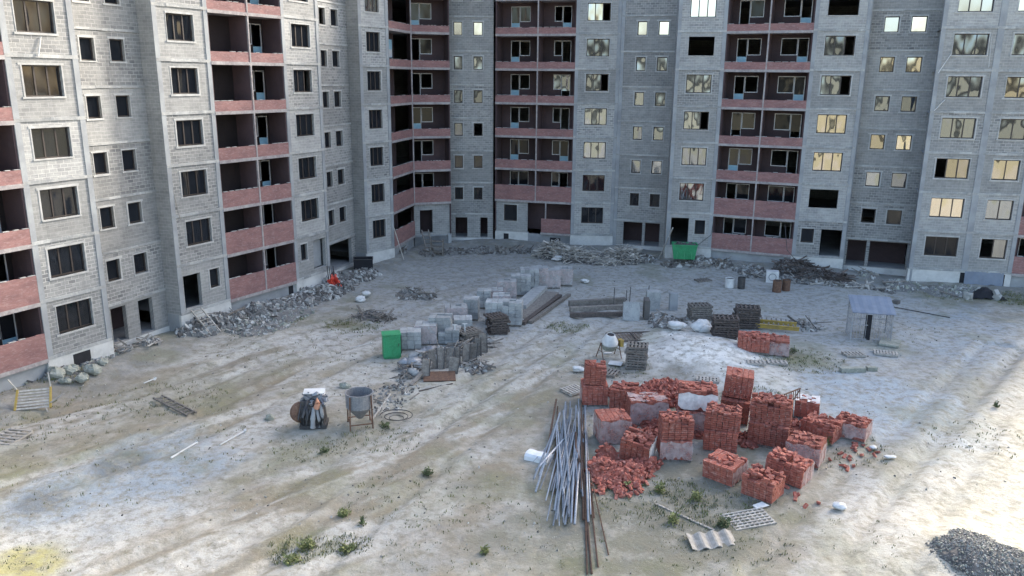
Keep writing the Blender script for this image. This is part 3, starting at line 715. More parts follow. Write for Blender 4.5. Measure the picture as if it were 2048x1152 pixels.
# (u,v of base middle, yaw, w,d,h, label, ruin, tilt, wrap, raised)
BR=[
 (1187,812,4,1.15,1.0,1.0,'lower brick pack of the tall pair at the head of the pipe bundle',.0,(0,0),('l',),0),
 (1187,812,1,.95,.9,.95,'upper brick pack of the tall pair at the head of the pipe bundle',.3,(0,2),(),1.12),
 (1247,822,-12,1.15,1.0,1.05,'brick pack with ragged top half sunk in the brick rubble, right of the tall pair',.45,(3,0),(),0),
 (1292,850,8,1.6,1.0,1.1,'wide brick pack under torn film, behind the small double pack',.1,(0,0),('t','f'),0),
 (1386,868,-4,1.5,1.1,1.0,'lower brick pack of the film-wrapped pair in the middle of the brick yard',.0,(0,0),('f','r'),0),
 (1389,866,-3,1.55,1.1,.95,'upper brick pack of the film-wrapped pair, white torn band round its side',.2,(0,1),('f','r','W'),1.12),
 (1465,848,-8,1.2,1.1,1.05,'lower brick pack of the tallest leaning pair, film hanging on its right side',.0,(0,3),('r',),0),
 (1469,842,-8,1.15,1.1,1.1,'upper smooth-faced brick pack of the tallest leaning pair',.03,(0,4),('r',),1.15),
 (1222,888,14,1.25,1.1,1.15,'brick pack boxed in whitish film with a flat brick top, beside the pipes',.05,(2,0),('f','r','l'),0),
 (1272,925,-20,1.15,1.0,1.0,'collapsing brick pack with a long white film strip down its right edge',.5,(8,6),('r','W'),0),
 (1347,922,3,1.2,1.0,.85,'lower brick pack of the small pair in front, neat lower tier',.0,(0,0),('f',),0),
 (1347,920,6,1.2,1.0,.85,'upper brick pack of the small pair in front, loose bricks along its top',.5,(0,0),(),.96),
 (1438,904,-5,1.3,1.0,.9,'lower brick pack right of the small pair, dark gap above it',.0,(0,0),(),0),
 (1440,902,-8,1.35,1.0,.8,'upper brick pack of the pair in the centre, broken bricks at its right top corner',.4,(0,2),(),.98),
 (1535,895,-14,1.55,1.1,.95,'lower brick pack of the ragged brown pair right of centre',.15,(0,0),(),0),
 (1537,888,-12,1.6,1.1,.95,'upper brick pack of the ragged brown pair, crumbling all along its top',.7,(0,-2),(),.98),
 (1611,838,-10,1.0,.9,.75,'small brick pack behind the rusty rack',.1,(0,0),('t','r','W'),0),
 (1640,884,-30,1.35,1.1,.75,'flat orange-topped brick pack with grass at its foot, right of the rusty rack',.4,(0,0),('l',),0),
 (1702,880,-24,1.25,1.1,.75,'rightmost flat brick pack with white film round its near corner',.35,(0,0),('f','r'),0),
 (1608,932,-22,1.25,1.1,.95,'brick pack with dark film front and a white rag at its right foot',.3,(0,0),('f','r'),0),
 (1573,968,-30,1.4,1.05,.9,'brick pack with a broken ridge of bricks, second from the front on the right',.55,(0,3),('r',),0),
 (1448,966,-35,1.2,1.15,.75,'low brick pack with pale film on its right side, before the centre pair',.25,(4,0),('r',),0),
 (1523,1002,-32,1.15,1.05,.85,'nearest brick pack with tumbled bricks on top',.6,(0,0),(),0),
 (1505,705,-6,1.6,1.2,.85,'faded red brick pack beside the dark crate stacks',.35,(0,0),(),0),
 (1552,712,-8,1.2,1.1,.9,'faded red brick pack with grey film front beside the dark crate stacks',.1,(0,0),('f',),0),
]
for (u,v,rz,w_,d_,h_,lab,ru,tl,wr,dz) in BR:
    p=G(u,v); dr=Vector((p.x,p.y,0)).normalized(); p=p+dr*(d_*.5*.9); p.z=hz(p.x,p.y)-.03+dz
    brick_pack(p,R(rz)+math.atan2(-dr.x,dr.y)*.5,w_,d_,h_,lab,ru,tl,wr,hi=.12 if dz==0 else .05,pal=dz==0)
def rubble(name,spots,n,smin,smax,mats,label,cat='rubble',flat=.7,brick=False,hmul=.5,sticks=0,stickmat=None):
    b=MB()
    def h_at(x,y):
        h=0
        for (c,rx,hh) in spots: h=max(h,hh*max(0,1-((x-c.x)**2+(y-c.y)**2)/(rx*rx)))
        return h
    for _ in range(n):
        c,rx,hh=rnd.choices(spots,[s[1]**2 for s in spots])[0]
        a=rnd.uniform(0,6.283); r=rx*math.sqrt(rnd.random())*rnd.uniform(.8,1.15); x=c.x+math.cos(a)*r; y=c.y+math.sin(a)*r
        z=hz(x,y)+h_at(x,y)*rnd.uniform(.75,1.05)
        m=rnd.randrange(len(mats)); s=rnd.uniform(.75,1.25)
        if brick: b.box((x,y,z+.04),(.25,.12,.09),Euler((rnd.uniform(-.7,.7),rnd.uniform(-.7,.7),rnd.uniform(0,6))).to_matrix(),m,.006,(s,0,0))
        else: 
            t=rnd.random()**2.2; b.chunk((x,y,z),smin+(smax-smin)*t,m,flat,(s,0,0))
    for _ in range(sticks):
        c,rx,hh=rnd.choice(spots); a=rnd.uniform(0,6.283); r=rx*math.sqrt(rnd.random()); x=c.x+math.cos(a)*r; y=c.y+math.sin(a)*r; z=hz(x,y)+h_at(x,y)
        L=rnd.uniform(.5,1.9); t=rnd.uniform(0,6.283); e=rnd.uniform(-.15,.5); dd=Vector((math.cos(t)*math.cos(e),math.sin(t)*math.cos(e),math.sin(e)))*L/2
        o=Vector((x,y,z+.12)); b.bar(o-dd,o+dd,rnd.choice([.03,.05,.1,.14]),.03,len(mats),(rnd.uniform(.6,1.5),0,0),rnd.uniform(0,3))
    # heaps get a solid core so they do not float
    for (c,rx,hh) in spots:
        if hh<.12: continue
        K=14; J=5; b0=len(b.v); s0=rnd.randrange(99)
        rings=[]
        for j in range(J+1):
            rr=rx*1.02*j/J
            rings.append([Vector((c.x+math.cos(6.283*k/K)*rr*(1+.12*math.sin(k*2.1+s0)),c.y+math.sin(6.283*k/K)*rr*(1+.12*math.sin(k*2.1+s0)),0)) for k in range(K)])
            for k,p in enumerate(rings[-1]): p.z=hz(p.x,p.y)+hh*.92*max(0,1-(j/J)**2)*(1+.12*math.sin(k*3.7+j*2+s0))-.06*(j==J)
        for j in range(J):
            for k in range(K):
                b.face([rings[j][k],rings[j+1][k],rings[j+1][(k+1)%K],rings[j][(k+1)%K]],0,(.8,0,0))
    ms=[MT[m] for m in mats]+([MT[stickmat]] if stickmat else [])
    return tag(b.build(name,ms),label,cat,kind='stuff')
S=lambda u,v,r,h:(P(u,v),r,h)
rubble('brick_rubble',[S(1330,790,1.6,.75),S(1285,805,1.3,.6),S(1375,800,1.2,.45),S(1250,790,1.0,.5)],520,.1,.2,['brick'],'heap of loose broken red bricks behind the brick packs','bricks',brick=True)
rubble('brick_rubble',[S(1205,945,.75,.55),S(1255,950,.9,.45),S(1290,930,.7,.35),S(1215,915,.5,.6),S(1230,965,1.2,.1)],430,.1,.2,['brick'],'heap of spilled red bricks at the right side of the pipe bundle','bricks',brick=True)
rubble('brick_rubble',[S(1330,850,1.2,.4),S(1410,865,.8,.3),S(1590,885,.9,.4),S(1500,880,.7,.3),S(1300,880,.9,.5),S(1395,830,.9,.5),S(1245,860,.7,.4),S(1600,860,.9,.3)],520,.1,.2,['brick'],'broken red bricks lying in the gaps between the packs','bricks',brick=True)
rubble('brick_rubble',[S(1725,905,.8,.02),S(1690,925,.7,.02),S(1600,985,1.,.02),S(1560,900,.5,.02)],34,.1,.2,['brick'],'few stray red bricks lying on the sand beyond the rightmost pack','bricks',brick=True)
# ---- pipes
for i in range(58):
    t=i/57; lng=rnd.random()
    u0=1112+62*rnd.random()**.9; v0=rnd.uniform(808,900); 
    u1=u0+rnd.uniform(-52,18)-4; v1=rnd.uniform(985,1068) if lng>.35 else rnd.uniform(900,1000)
    a=P(u0,v0); b=P(u1,v1); a.z=hz(a.x,a.y)+rnd.uniform(.06,.42)*(1 if u0<1165 else .6); b.z=hz(b.x,b.y)+rnd.uniform(.04,.3)
    m=(a+b)/2; rr=rnd.choice([.022,.028,.035,.045]); mb=MB(); bend=rnd.uniform(-.08,.08)*(rnd.random()<.4)
    pts=[a-m,Vector((bend,0,.0)),b-m] if bend else [a-m,b-m]
    mb.tube(pts,rr,8)
    # open ends: dark bore
    o=mb.build('steel_pipe',MT['galv'] if rnd.random()<.8 else MT['rust'],loc=m,smooth=True)
    tag(o,'steel pipe in the long bundle lying left of the brick packs','pipe','steel pipes in the long bundle')
for i,(u0,v0,u1,v1,r_,lab) in enumerate([
 (1164,930,1183,1149,.035,'pinkish rusty rod, longest one, running out of the bundle to the bottom edge'),
 (1168,960,1174,1150,.03,'thin rusty rod beside the longest one at the bottom edge'),
 (1174,950,1196,1136,.03,'brown rusty rod fanned out right of the longest rods'),
 (1180,960,1217,1112,.025,'rightmost thin rusty rod, fanned furthest from the pipe bundle'),
 (1158,930,1180,1110,.035,'rust-brown rod under the foot of the bundle'),
 (1172,900,1188,1040,.03,'short pale rusty rod on the right edge of the bundle')]):
    a=P(u0,v0); b=P(u1,v1); a.z=hz(a.x,a.y)+.22; b.z=hz(b.x,b.y)+.04; m=(a+b)/2; mb=MB(); mb.tube([a-m,b-m],r_,8)
    tag(mb.build('rusty_rod',MT['rust'],loc=m,smooth=True),lab,'rod','rusty rods below the bundle')
# dark tray beneath the pipe heads
def slabthing(name,u,v,dims,rz,mt,label,cat,tilt=(0,0),dz=0,group=None,jit=.0,ribs=0):
    p=G(u,v); b=MB(); b.box((0,0,dims[2]/2),dims,None,0,jit)
    if ribs:
        for i in range(ribs): b.box((-dims[0]/2+dims[0]*(i+.5)/ribs,0,dims[2]+.012),(.04,dims[1]*.98,.024))
    o=b.build(name,MT[mt],loc=(p.x,p.y,p.z+dz)); o.rotation_euler=(R(tilt[0]),R(tilt[1]),R(rz)); return tag(o,label,cat,group)
# white foam bundle
p=G(1078,918); b=MB(); dd=P(1108,905)-P(1050,925); L=1.05
prof=[(-.5,0),(-.47,.17),(-.36,.27),(-.1,.31),(.2,.29),(.42,.2),(.5,0)]
import itertools
for i in range(10):
    x0=-L/2+L*i/10; x1=x0+L/10
    for (a0,z0),(a1,z1) in zip(prof[:-1],prof[1:]):
        k0=1+.05*math.sin(i*1.3); k1=1+.05*math.sin((i+1)*1.3)
        b.face([(x0,a0*.72*k0,z0*k0),(x1,a0*.72*k1,z0*k1),(x1,a1*.72*k1,z1*k1),(x0,a1*.72*k0,z1*k0)])
for x in (-L/2,L/2): b.face([(x,a*.72,z) for a,z in prof])
o=b.build('foam_bundle',MT['foam'],loc=p); o.rotation_euler.z=R(-28); tag(o,'white foam bundle lying at the left edge of the pipe bundle','insulation')
# ---- block packs (grey)
def block_pack(p,rz,w,d,h,label,rows=6,wrapd=False,tilt=0,holes=False,group='packs of grey building blocks'):
    root=empty('block_pack',p,rz,label,'building blocks',group); root.rotation_euler.x=R(tilt)
    b=MB(); nx=max(2,round(w/.4)); ny=max(2,round(d/.3)); bh=h/rows
    for k in range(rows):
        for i in range(nx):
            for j in range(ny):
                if 0<i<nx-1 and 0<j<ny-1 and k<rows-1: continue
                if k==rows-1 and rnd.random()<.12: continue
                s=rnd.uniform(.82,1.15); J=.012
                b.box((-w/2+w*(i+.5)/nx+rnd.uniform(-J,J),-d/2+d*(j+.5)/ny+rnd.uniform(-J,J),.12+bh*(k+.5)),(w/nx-.018,d/ny-.018,bh-.014),yaw(rnd.uniform(-1.5,1.5)),0,.006,(s,0,0))
    b.build('block_stack',MT['block'],root)
    if wrapd:
        q=MB(); o=.02
        for (x0,y0,x1,y1) in ((-w/2-o,-d/2-o,w/2+o,-d/2-o),(w/2+o,-d/2-o,w/2+o,d/2+o),(-w/2-o,d/2+o,-w/2-o,-d/2-o)):
            n=6
            for i in range(n):
                for j in range(4):
                    f=lambda i,j:(x0+(x1-x0)*i/n,y0+(y1-y0)*i/n+.02*math.sin(i*2+j),.15+(h-.02)*j/4)
                    q.face([f(i,j),f(i+1,j),f(i+1,j+1),f(i,j+1)])
        q.build('plastic_wrap',MT['wrap'],root,smooth=True)
    pallet_mb(w*.96,d*.96,5).build('wooden_pallet',MT['wood'],root)
    return root
BK=[(822,700,1.05,1.0,.95,'pack of grey blocks next to the green cabinet',False),
 (853,690,1.1,1.0,1.05,'pale pack of grey blocks, second from the green cabinet',True),
 (882,684,1.15,1.,1.35,'pack of grey blocks with dark overhanging top, third from the green cabinet',False),
 (912,658,1.2,1.1,1.2,'widest ribbed pack of grey blocks, fourth from the green cabinet',True),
 (943,641,.85,.9,1.25,'narrow pale-topped pack of grey blocks in the middle of the row',False),
 (968,618,.8,.8,1.1,'small pale-topped pack of grey blocks, behind the narrow pack',False),
 (990,612,1.0,1.0,.95,'dark low pack of grey blocks in the middle of the row',True),
 (1014,603,1.15,1.1,1.25,'ribbed pale pack of grey blocks above the long concrete slabs',True),
 (1041,592,1.25,1.1,1.3,'large pale pack of grey blocks, third from the far end of the row',False),
 (1058,583,1.2,1.1,1.45,'pack of grey blocks behind the large pale one',False),
 (1078,576,1.1,1.1,1.35,'shaded pack of grey blocks between its two far neighbours',True),
 (1098,577,1.4,1.2,1.25,'broad pack of grey blocks, second from the far end of the row',True),
 (1129,572,1.0,1.1,1.15,'pack of grey blocks at the far right end of the row',True),
 (1025,652,1.1,1.0,1.35,'pale pack of pierced blocks beside the old board pile',False),
 (926,672,1.0,1.,.9,'low pack of grey blocks wedged before the widest ribbed pack',False),(900,690,1.1,1.,.8,'low pack of grey blocks at the edge of the scrap row',False),(1003,628,1.,1.,1.1,'grey block pack squeezed between row and board pile',True),
 (990,650,1.0,1.0,1.3,'bluish pack of grey blocks behind the old board pile',False)]
rz0=dirpx((822,700),(1041,590))
for i,(u,v,w_,d_,h_,lab,wr) in enumerate(BK):
    p=G(u,v); dr=Vector((p.x,p.y,0)).normalized(); p=p+dr*d_*.4; p.z=hz(p.x,p.y)
    block_pack(p,rz0-R(62)+rnd.uniform(-.12,.12),w_*1.17,d_*1.1,h_*1.08,lab,max(4,int(h_/.2)),wr)
# ---- green cabinet
p=G(785,719); root=empty('green_cabinet',p,R(14),'green metal site cabinet at the near end of the block row','cabinet')
b=MB(); b.box((0,.45,.75),(1.0,.8,1.3)); b.box((0,.45,1.43),(1.06,.86,.05)); b.box((0,.45,.05),(.9,.7,.1)); b.build('cabinet_body',MT['green'],root)
b=MB(); b.box((0,.03,.75),(.94,.025,1.22)); 
for x in (-.3,0,.3): b.box((x,.012,.75),(.03,.02,1.16))
dr_=b.build('door',MT['green'],root)
b=MB(); b.box((.38,-.01,.85),(.03,.04,.16)); b.build('handle',MT['dmetal'],dr_)
b=MB(); b.box((.54,.45,.8),(.05,.5,1.1)); b.build('side_box',MT['dmetal'],root)
# ---- green bin by the right wing
p=G(1367,522); root=empty('green_bin',p,R(-8),'green metal waste bin on the rubble in front of the right wing','bin')
b=MB(); w0,w1,d0,d1,H=1.75,2.1,.9,1.3,1.25
def ring(w,d,z): return [(-w/2,-d/2,z),(w/2,-d/2,z),(w/2,d/2,z),(-w/2,d/2,z)]
r0,r1=ring(w0,d0,.25),ring(w1,d1,H+.25)
for i in range(4): b.face([r0[i],r0[(i+1)%4],r1[(i+1)%4],r1[i]])
b.face(r0[::-1]); i0,i1=ring(w0-.05,d0-.05,.3),ring(w1-.05,d1-.05,H+.25)
for i in range(4): b.face([i0[i],i1[i],i1[(i+1)%4],i0[(i+1)%4]])
b.face(i0); b.build('bin_body',MT['green'],root)
b=MB()
for i in range(4): b.bar(Vector(r1[i]),Vector(r1[(i+1)%4]),.07)
for x in (-.6,0,.6): b.box((x,-d0/2-.1,.85),(.06,.05,1.1),Matrix.Rotation(-.16,3,'X'))
b.build('rim',MT['green'],root)
b=MB()
for x in (-.7,.7): b.box((x,0,.12),(.1,.9,.24))
b.build('skid',MT['dmetal'],root)
b=MB()
for _ in range(26): b.chunk((rnd.uniform(-.85,.85),rnd.uniform(-.5,.5),H+.22),.2,0)
b.build('rubble_fill',MT['rubble2'],root)
# ---- pallet stacks, crates
def stack(u,v,n,rz,label,m='wood',w=1.2,d=1.1,mess=.05,extra=None):
    p=G(u,v); dr=Vector((p.x,p.y,0)).normalized(); p=p+dr*.4
    for i in range(n):
        o=pallet_mb(w,d,6).build('wooden_pallet',MT[m]); o.location=(p.x+rnd.uniform(-mess,mess),p.y+rnd.uniform(-mess,mess),hz(p.x,p.y)+.03+.142*i); o.rotation_euler=(0,0,R(rz+rnd.uniform(-5,5)*mess/.05))
        ordn=['lowest','second lowest','third','fourth','fifth','sixth','seventh','eighth','ninth','tenth','eleventh','twelfth']
        pos='topmost' if i==n-1 else ('lowest' if i==0 else ordn[i]+' from the ground' if i>1 else 'second from the ground')
        tag(o,'%s pallet of the %s'%(pos,label),'pallet','pallets of the '+label)
stack(1272,738,9,-12,'isolated tall pallet stack behind the brick heap','wood',1.15,1.1)
stack(1448,676,9,-6,'dark pallet stack left of the red packs','darkwood',1.5,1.1,.07)
stack(1491,658,10,-6,'highest dark pallet stack behind the red packs','darkwood',1.5,1.1,.07)
stack(1398,640,7,4,'grey slatted stack behind the white sacks','wood',1.4,1.1,.04)
stack(995,668,8,18,'old board pile at the block row','darkwood',1.2,1.2,.12)
stack(937,690,6,30,'low board pile in the block row','wood',1.25,1.1,.14)
for (u,v,rz,lab,m,w_,d_,n) in [
 (1147,783,35,'grey slatted pallet at the left of the tall brick pair','palewood',1.1,1.,6),
 (1180,735,30,'slatted pallet lying beside the mixer','wood',1.,.8,6),
 (1212,747,-25,'grey slatted pallet between the mixer and the tall brick pair','wood',1.3,1.,7),
 (1415,762,-14,'pale slatted pallet behind the wrapped brick pair','palewood',1.2,.7,7),
 (1512,728,-8,'pale pallet lying below the faded red packs','palewood',1.,.6,5),
 (1554,728,-6,'white-ended pallet under the film-fronted faded pack','palewood',1.1,.6,5),
 (1707,711,4,'left pale pallet of the two below the wire kiosk','palewood',1.15,.8,6),
 (1771,709,-20,'right pale pallet of the two below the wire kiosk','palewood',1.3,.8,8),
 (1406,562,20,'small pallet lying alone in front of the right wing','wood',1.2,.8,5),
 (20,878,80,'grey slatted pallet cut by the left edge of the view','palewood',1.4,1.2,6),
 (742,632,-20,'broken boards of a pallet on the grass left of the cabinet','wood',1.8,.8,8),
 ]:
    pallet(u,v,rz,lab,m,w_,d_,n)
# perforated white mat near the front brick pack
p=G(1498,1040); b=MB()
for i in range(9): b.box((-.78+1.56*i/8,0,.03),(.07,1.05,.04))
for j in range(7): b.box((0,-.5+1.*j/6,.06),(1.62,.06,.03))
o=b.build('lattice_panel',MT['palewood'],loc=p); o.rotation_euler=(R(2),R(-3),R(14)); tag(o,'pale lattice panel lying below the nearest brick pack','panel')
b=MB()
q=P(1520,1018); b.box((0,0,.04),(.55,.25,.02),None,0,.05); o=b.build('torn_sheet',MT['white'],loc=(q.x,q.y,hz(q.x,q.y)+.08)); o.rotation_euler.z=.5; tag(o,'white torn sheet at the top edge of the lattice panel','sheet')
# perforated strip
a=G(1312,1009); c=G(1428,1062); b=MB(); b.bar(a+Vector((0,0,.03)),c+Vector((0,0,.03)),.10,.03)
dd=(c-a); 
for i in range(14):
    q=a+dd*(i+.5)/14; b.box(q+Vector((0,0,.055)),(.05,.05,.02))
tag(b.build('perforated_strip',MT['palewood']),'long pale perforated strip lying in the grass near the bottom edge','strip')
# ---- wire kiosk
p=G(1740,682); root=empty('wire_kiosk',p,R(-12),'wire-barred kiosk with blue-grey sheet roof and dark doorway','kiosk')
W,D,Hk=2.3,1.5,1.95
for nm,(x0,y0,x1,y1) in (('front',(-W/2,0,W/2,0)),('right',(W/2,0,W/2,D)),('left',(-W/2,0,-W/2,D)),('back',(-W/2,D,W/2,D))):
    b=MB(); n=15 if nm=='front' else 7
    for i in range(n):
        t=i/(n-1); x=x0+(x1-x0)*t; y=y0+(y1-y0)*t
        if nm=='front' and .36<t<.55: continue
        hh=Hk-.02+.48*(y/D)
        b.tube([(x,y,0),(x,y,hh)],.015,5)
    for z in (.1,1.0,1.85): 
        if nm=='front':
            b.bar((x0,y0,z),(x0+W*.4,y1,z),.04); b.bar((x0+W*.53,y0,z),(x1,y1,z),.04)
        else: b.bar((x0,y0,z),(x1,y1,z),.04)
    b.build('wire_panel',MT['galv'],root)
for (x,y) in ((-W/2,0),(W/2,0),(-W/2,D),(W/2,D)):
    b=MB(); hh=Hk-.02+.48*(y/D); b.box((x,y,hh/2),(.07,.07,hh)); b.build('corner_post',MT['galv'],root)
b=MB(); b.box((-.17,.2,.8),(.34,.12,1.6)); b.build('dark_door',MT['black'],root)  # black slab standing for the shade inside the doorway
b=MB(); n=10
for i in range(n):
    x0=-W/2-.1+(W+.2)*i/n; x1=x0+(W+.2)/n; z=.02*(i%2)
    b.face([(x0,-.3,Hk-.12+z),(x1,-.3,Hk-.12+.02-z),(x1,D+.15,Hk+.52-z),(x0,D+.15,Hk+.50+z)]); b.face([(x0,-.3,Hk-.15+z),(x0,D+.15,Hk+.47+z),(x1,D+.15,Hk+.49-z),(x1,-.3,Hk-.13-z)])
b.build('roof_sheet',MT['bluegrey'],root)
# ---- concrete mixer
def mixer(p,rz,label,s=1.,drum='white'):
    root=empty('concrete_mixer',p,rz,label,'concrete mixer'); q=Matrix.Rotation(R(12),3,'X')
    b=MB(); b.lathe((0,0,.95*s),[(.12*s,-.48*s),(.36*s,-.40*s),(.48*s,-.12*s),(.48*s,.08*s),(.30*s,.42*s),(.24*s,.52*s),(.21*s,.52*s),(.27*s,.4*s),(.44*s,.05*s)],20,0,q,); b.build('drum',MT[drum],root,smooth=True)
    b=MB(); b.lathe((0,0,.95*s),[(.001,.50*s),(.22*s,.50*s)],16,0,q); b.build('drum_mouth',MT['black'],root)  # black disc in place of the shade inside the drum
    b=MB(); b.lathe((0,0,.95*s),[(.37*s,-.41*s),(.49*s,-.13*s),(.49*s,-.05*s)],20,0,q); b.build('stained_band',MT['boulder'],root,smooth=True)
    for sx in (-1,1):
        b=MB(); b.tube([(sx*.58*s,-.45*s,0),(sx*.56*s,0,.95*s),(sx*.58*s,.5*s,0)],.03*s,6); b.tube([(sx*.58*s,-.2*s,.5*s),(sx*.58*s,.2*s,.5*s)],.022*s,6); b.build('leg',MT['rust'],root)
    b=MB(); b.bar((-.6*s,0,.95*s),(.6*s,0,.95*s),.05*s); b.build('axle',MT['rust'],root)
    b=MB(); b.box((.72*s,0,.85*s),(.2*s,.35*s,.4*s)); b.build('motor_box',MT['ywood'],root)
    return root
mixer(G(1218,716),R(20),'whitish concrete mixer on legs with greenish stains, above the brick heap')
# ---- mesh bed frame
p=G(1268,676); root=empty('bed_frame',p,R(8),'dark mesh frame lying flat beyond the concrete mixer','frame')
b=MB(); W,D=3.1,1.6
for (a,c) in (((-W/2,-D/2),(W/2,-D/2)),((W/2,-D/2),(W/2,D/2)),((W/2,D/2),(-W/2,D/2)),((-W/2,D/2),(-W/2,-D/2)),((0,-D/2),(0,D/2))): b.bar((a[0],a[1],.1),(c[0],c[1],.1),.1,.08)
b.build('outer_frame',MT['darkwood'],root)
b=MB()
for i in range(15): b.bar((-W/2+W*i/14,-D/2,.075),(-W/2+W*i/14,D/2,.075),.02)
for i in range(8): b.bar((-W/2,-D/2+D*i/7,.06),(W/2,-D/2+D*i/7,.06),.02)
b.build('mesh_net',MT['rust'],root)
# ---- rusty rack among the bricks
p=G(1583,838); root=empty('rusty_rack',p,R(38),'rusty barred rack standing on edge between the brick packs','rack')
b=MB()
for i in range(8): b.bar((-.62+1.24*i/7,0,.02),(-.62+1.24*i/7,.10,1.35),.035,.02)
b.bar((-.66,.10,1.37),(.66,.10,1.37),.05); b.bar((-.66,0,.04),(.66,0,.04),.05); b.build('bar_grid',MT['rust'],root)
b=MB(); b.bar((.62,.1,1.3),(.62,.7,.0),.04); b.bar((-.62,.1,1.3),(-.62,.7,.0),.04); b.build('brace',MT['rust'],root)
# ---- machine (engine block with sheet metal) and hopper
p=G(626,860); root=empty('scrap_machine',p,R(6),'heap of an old engine machine with hoses and a white plate on top','machine')
b=MB(); b.box((0,.5,.62),(1.0,.75,.9),None,0,.05); b.box((-.15,.45,1.15),(.7,.55,.3),None,0,.05); b.box((0,.5,.1),(1.2,.9,.16)); b.build('engine_block',MT['dmetal'],root)
b=MB(); b.tube([(.0,.05,.1),(.02,-.02,.55),(.08,.1,1.05)],[.13,.12,.08],10); b.tube([(.28,.08,.1),(.3,.0,.5),(.2,.15,.95)],[.06,.08,.07],8); b.tube([(.42,.1,.15),(.45,.02,.7),(.36,.2,1.2)],[.07,.09,.07],8); b.build('hose',MT['asb'],root,smooth=True)
b=MB()
for i in range(9):
    a=rnd.uniform(-.75,-.2); b.tube([(a,.1+rnd.uniform(-.1,.2),rnd.uniform(.1,.3)),(a+rnd.uniform(-.12,.12),-.02,rnd.uniform(.5,.8)),(a+rnd.uniform(0,.3),.2,rnd.uniform(1.1,1.4))],rnd.uniform(.03,.06),6)
b.build('cable_bunch',MT['dmetal'],root,smooth=True)
b=MB(); b.lathe((-.55,.35,.75),[(.05,-.16),(.42,-.16),(.48,-.1),(.48,.1),(.42,.16),(.05,.16)],18,0,Matrix.Rotation(R(80),3,'X')@Matrix.Rotation(.5,3,'Y')); b.build('flywheel',MT['rust'],root,smooth=True)
b=MB(); b.box((.05,.65,1.62),(.95,.5,.035),Matrix.Rotation(.1,3,'X')); b.box((.5,.64,1.3),(.04,.45,.6)); b.build('top_plate',MT['white'],root)
b=MB(); b.tube([(.2,.02,1.05),(.28,-.02,1.3)],[.13,.12],10); b.tube([(.28,-.02,1.3),(.24,.1,1.5)],[.12,.03],10); b.build('orange_filter',mat('faded_orange_paint',(.48,.22,.12),(.4,.2,.12),3,.6),root,smooth=True)
b=MB()
for i in range(14): b.chunk((rnd.uniform(-.6,.6),rnd.uniform(.1,.8),1.3+rnd.uniform(-.1,.25)),.26,0)
b.build('loose_scrap',MT['galv'],root)
p=G(716,862); root=empty('mortar_hopper',p,R(0),'round steel mortar hopper with open top standing on four legs','hopper')
b=MB(); rr=.62
b.lathe((0,.6,0),[(.12,.38),(.16,.42),(rr,.98),(rr,1.62),(rr+.03,1.63),(rr+.03,1.66),(rr-.02,1.66),(rr-.03,.98),(.14,.45)],28); b.build('hopper_body',MT['galv'],root,smooth=False)
for k in range(4):
    a=R(45+90*k)+.3; b=MB(); x=math.cos(a)*(rr+.05); y=.6+math.sin(a)*(rr+.05); b.tube([(x*1.08,.6+(y-.6)*1.08,0),(x,y,1.6)],.035,6); b.build('leg',MT['rust'],root)
b=MB()
pts=[(math.cos(R(45+90*k)+.3)*(rr+.07),.6+math.sin(R(45+90*k)+.3)*(rr+.07),.25) for k in range(4)]
for k in range(4): b.bar(pts[k],pts[(k+1)%4],.045)
b.build('base_ring',MT['rust'],root)
b=MB(); b.lathe((0,.6,0),[(0.001,1.2),(rr-.08,1.12)],18); b.build('mortar_residue',MT['rubble1'],root)
# ---- ladders
def ladder(a,c,w,n,label,m='palewood',nm='wooden_ladder',th=.07,group=None):
    a=Vector(a); c=Vector(c); mid=(a+c)/2; d=(c-a); side=d.cross(Vector((0,0,1)))
    if side.length<.01: side=Vector((1,0,0))
    side.normalize(); side=side*w/2
    root=empty(nm,mid,0,label,'ladder',group)
    for s in (-1,1):
        b=MB(); b.bar(a-mid+side*s,c-mid+side*s,th,th*1.2); b.build('rail',MT[m],root)
    for i in range(n):
        q=a+d*(i+.5)/n-mid; b=MB(); b.bar(q-side*1.1,q+side*1.1,th*.8,th*.6); b.build('rung',MT[m],root)
    return root
g=G(432,668); ladder(g+Vector((0,0,.05)),P(392,618,1.55),.75,8,'pale wooden ladder leaning up to the doorway of the left wing','palewood')
g=G(384,832); h=G(316,798); ladder(h+Vector((0,0,.12)),g+Vector((0,0,.1)),.45,8,'broken grey ladder lying in the weeds on the left','wood')
g=G(861,507); ladder(g,P(850,460,2.0),.62,6,'wooden stepped ladder propped at the doorway beside the window column','wood',th=.1)
g=G(663,578); ladder(g,P(640,540,1.4),.5,6,'pierced grey ladder plank against the foot of the left wing','column')
g=G(808,520); q=P(788,456,3.1); b=MB(); b.bar(g,q,.08,.05); tag(b.build('wooden_pole',MT['palewood']),'thin pale pole leaning against the red ground-floor parapet in the corner','pole')
g=G(1318,517); q=P(1346,455,3.2); b=MB(); b.bar(g,q,.16,.06); b.bar(g+Vector((.5,.1,.0)),g+Vector((.35,.2,1.2)),.1); tag(b.build('wooden_plank',MT['palewood']),'long pale plank leaning by the doorway left of the green bin','plank')
# trestle/scaffold steps at the corner
p=G(873,512); root=empty('plank_trestle',p,R(-6),'low plank trestle standing right of the stepped ladder in the corner','trestle')
for z in (.35,.8,1.3):
    b=MB(); b.box((0,.3,z),(1.25,.5,.07)); b.build('shelf_board',MT['wood'],root)
for x in (-.55,.55):
    b=MB(); b.bar((x,.05,0),(x,.25,1.5),.08); b.build('leg',MT['wood'],root); b=MB(); b.bar((x,.6,0),(x,.4,1.5),.08); b.build('leg',MT['wood'],root)
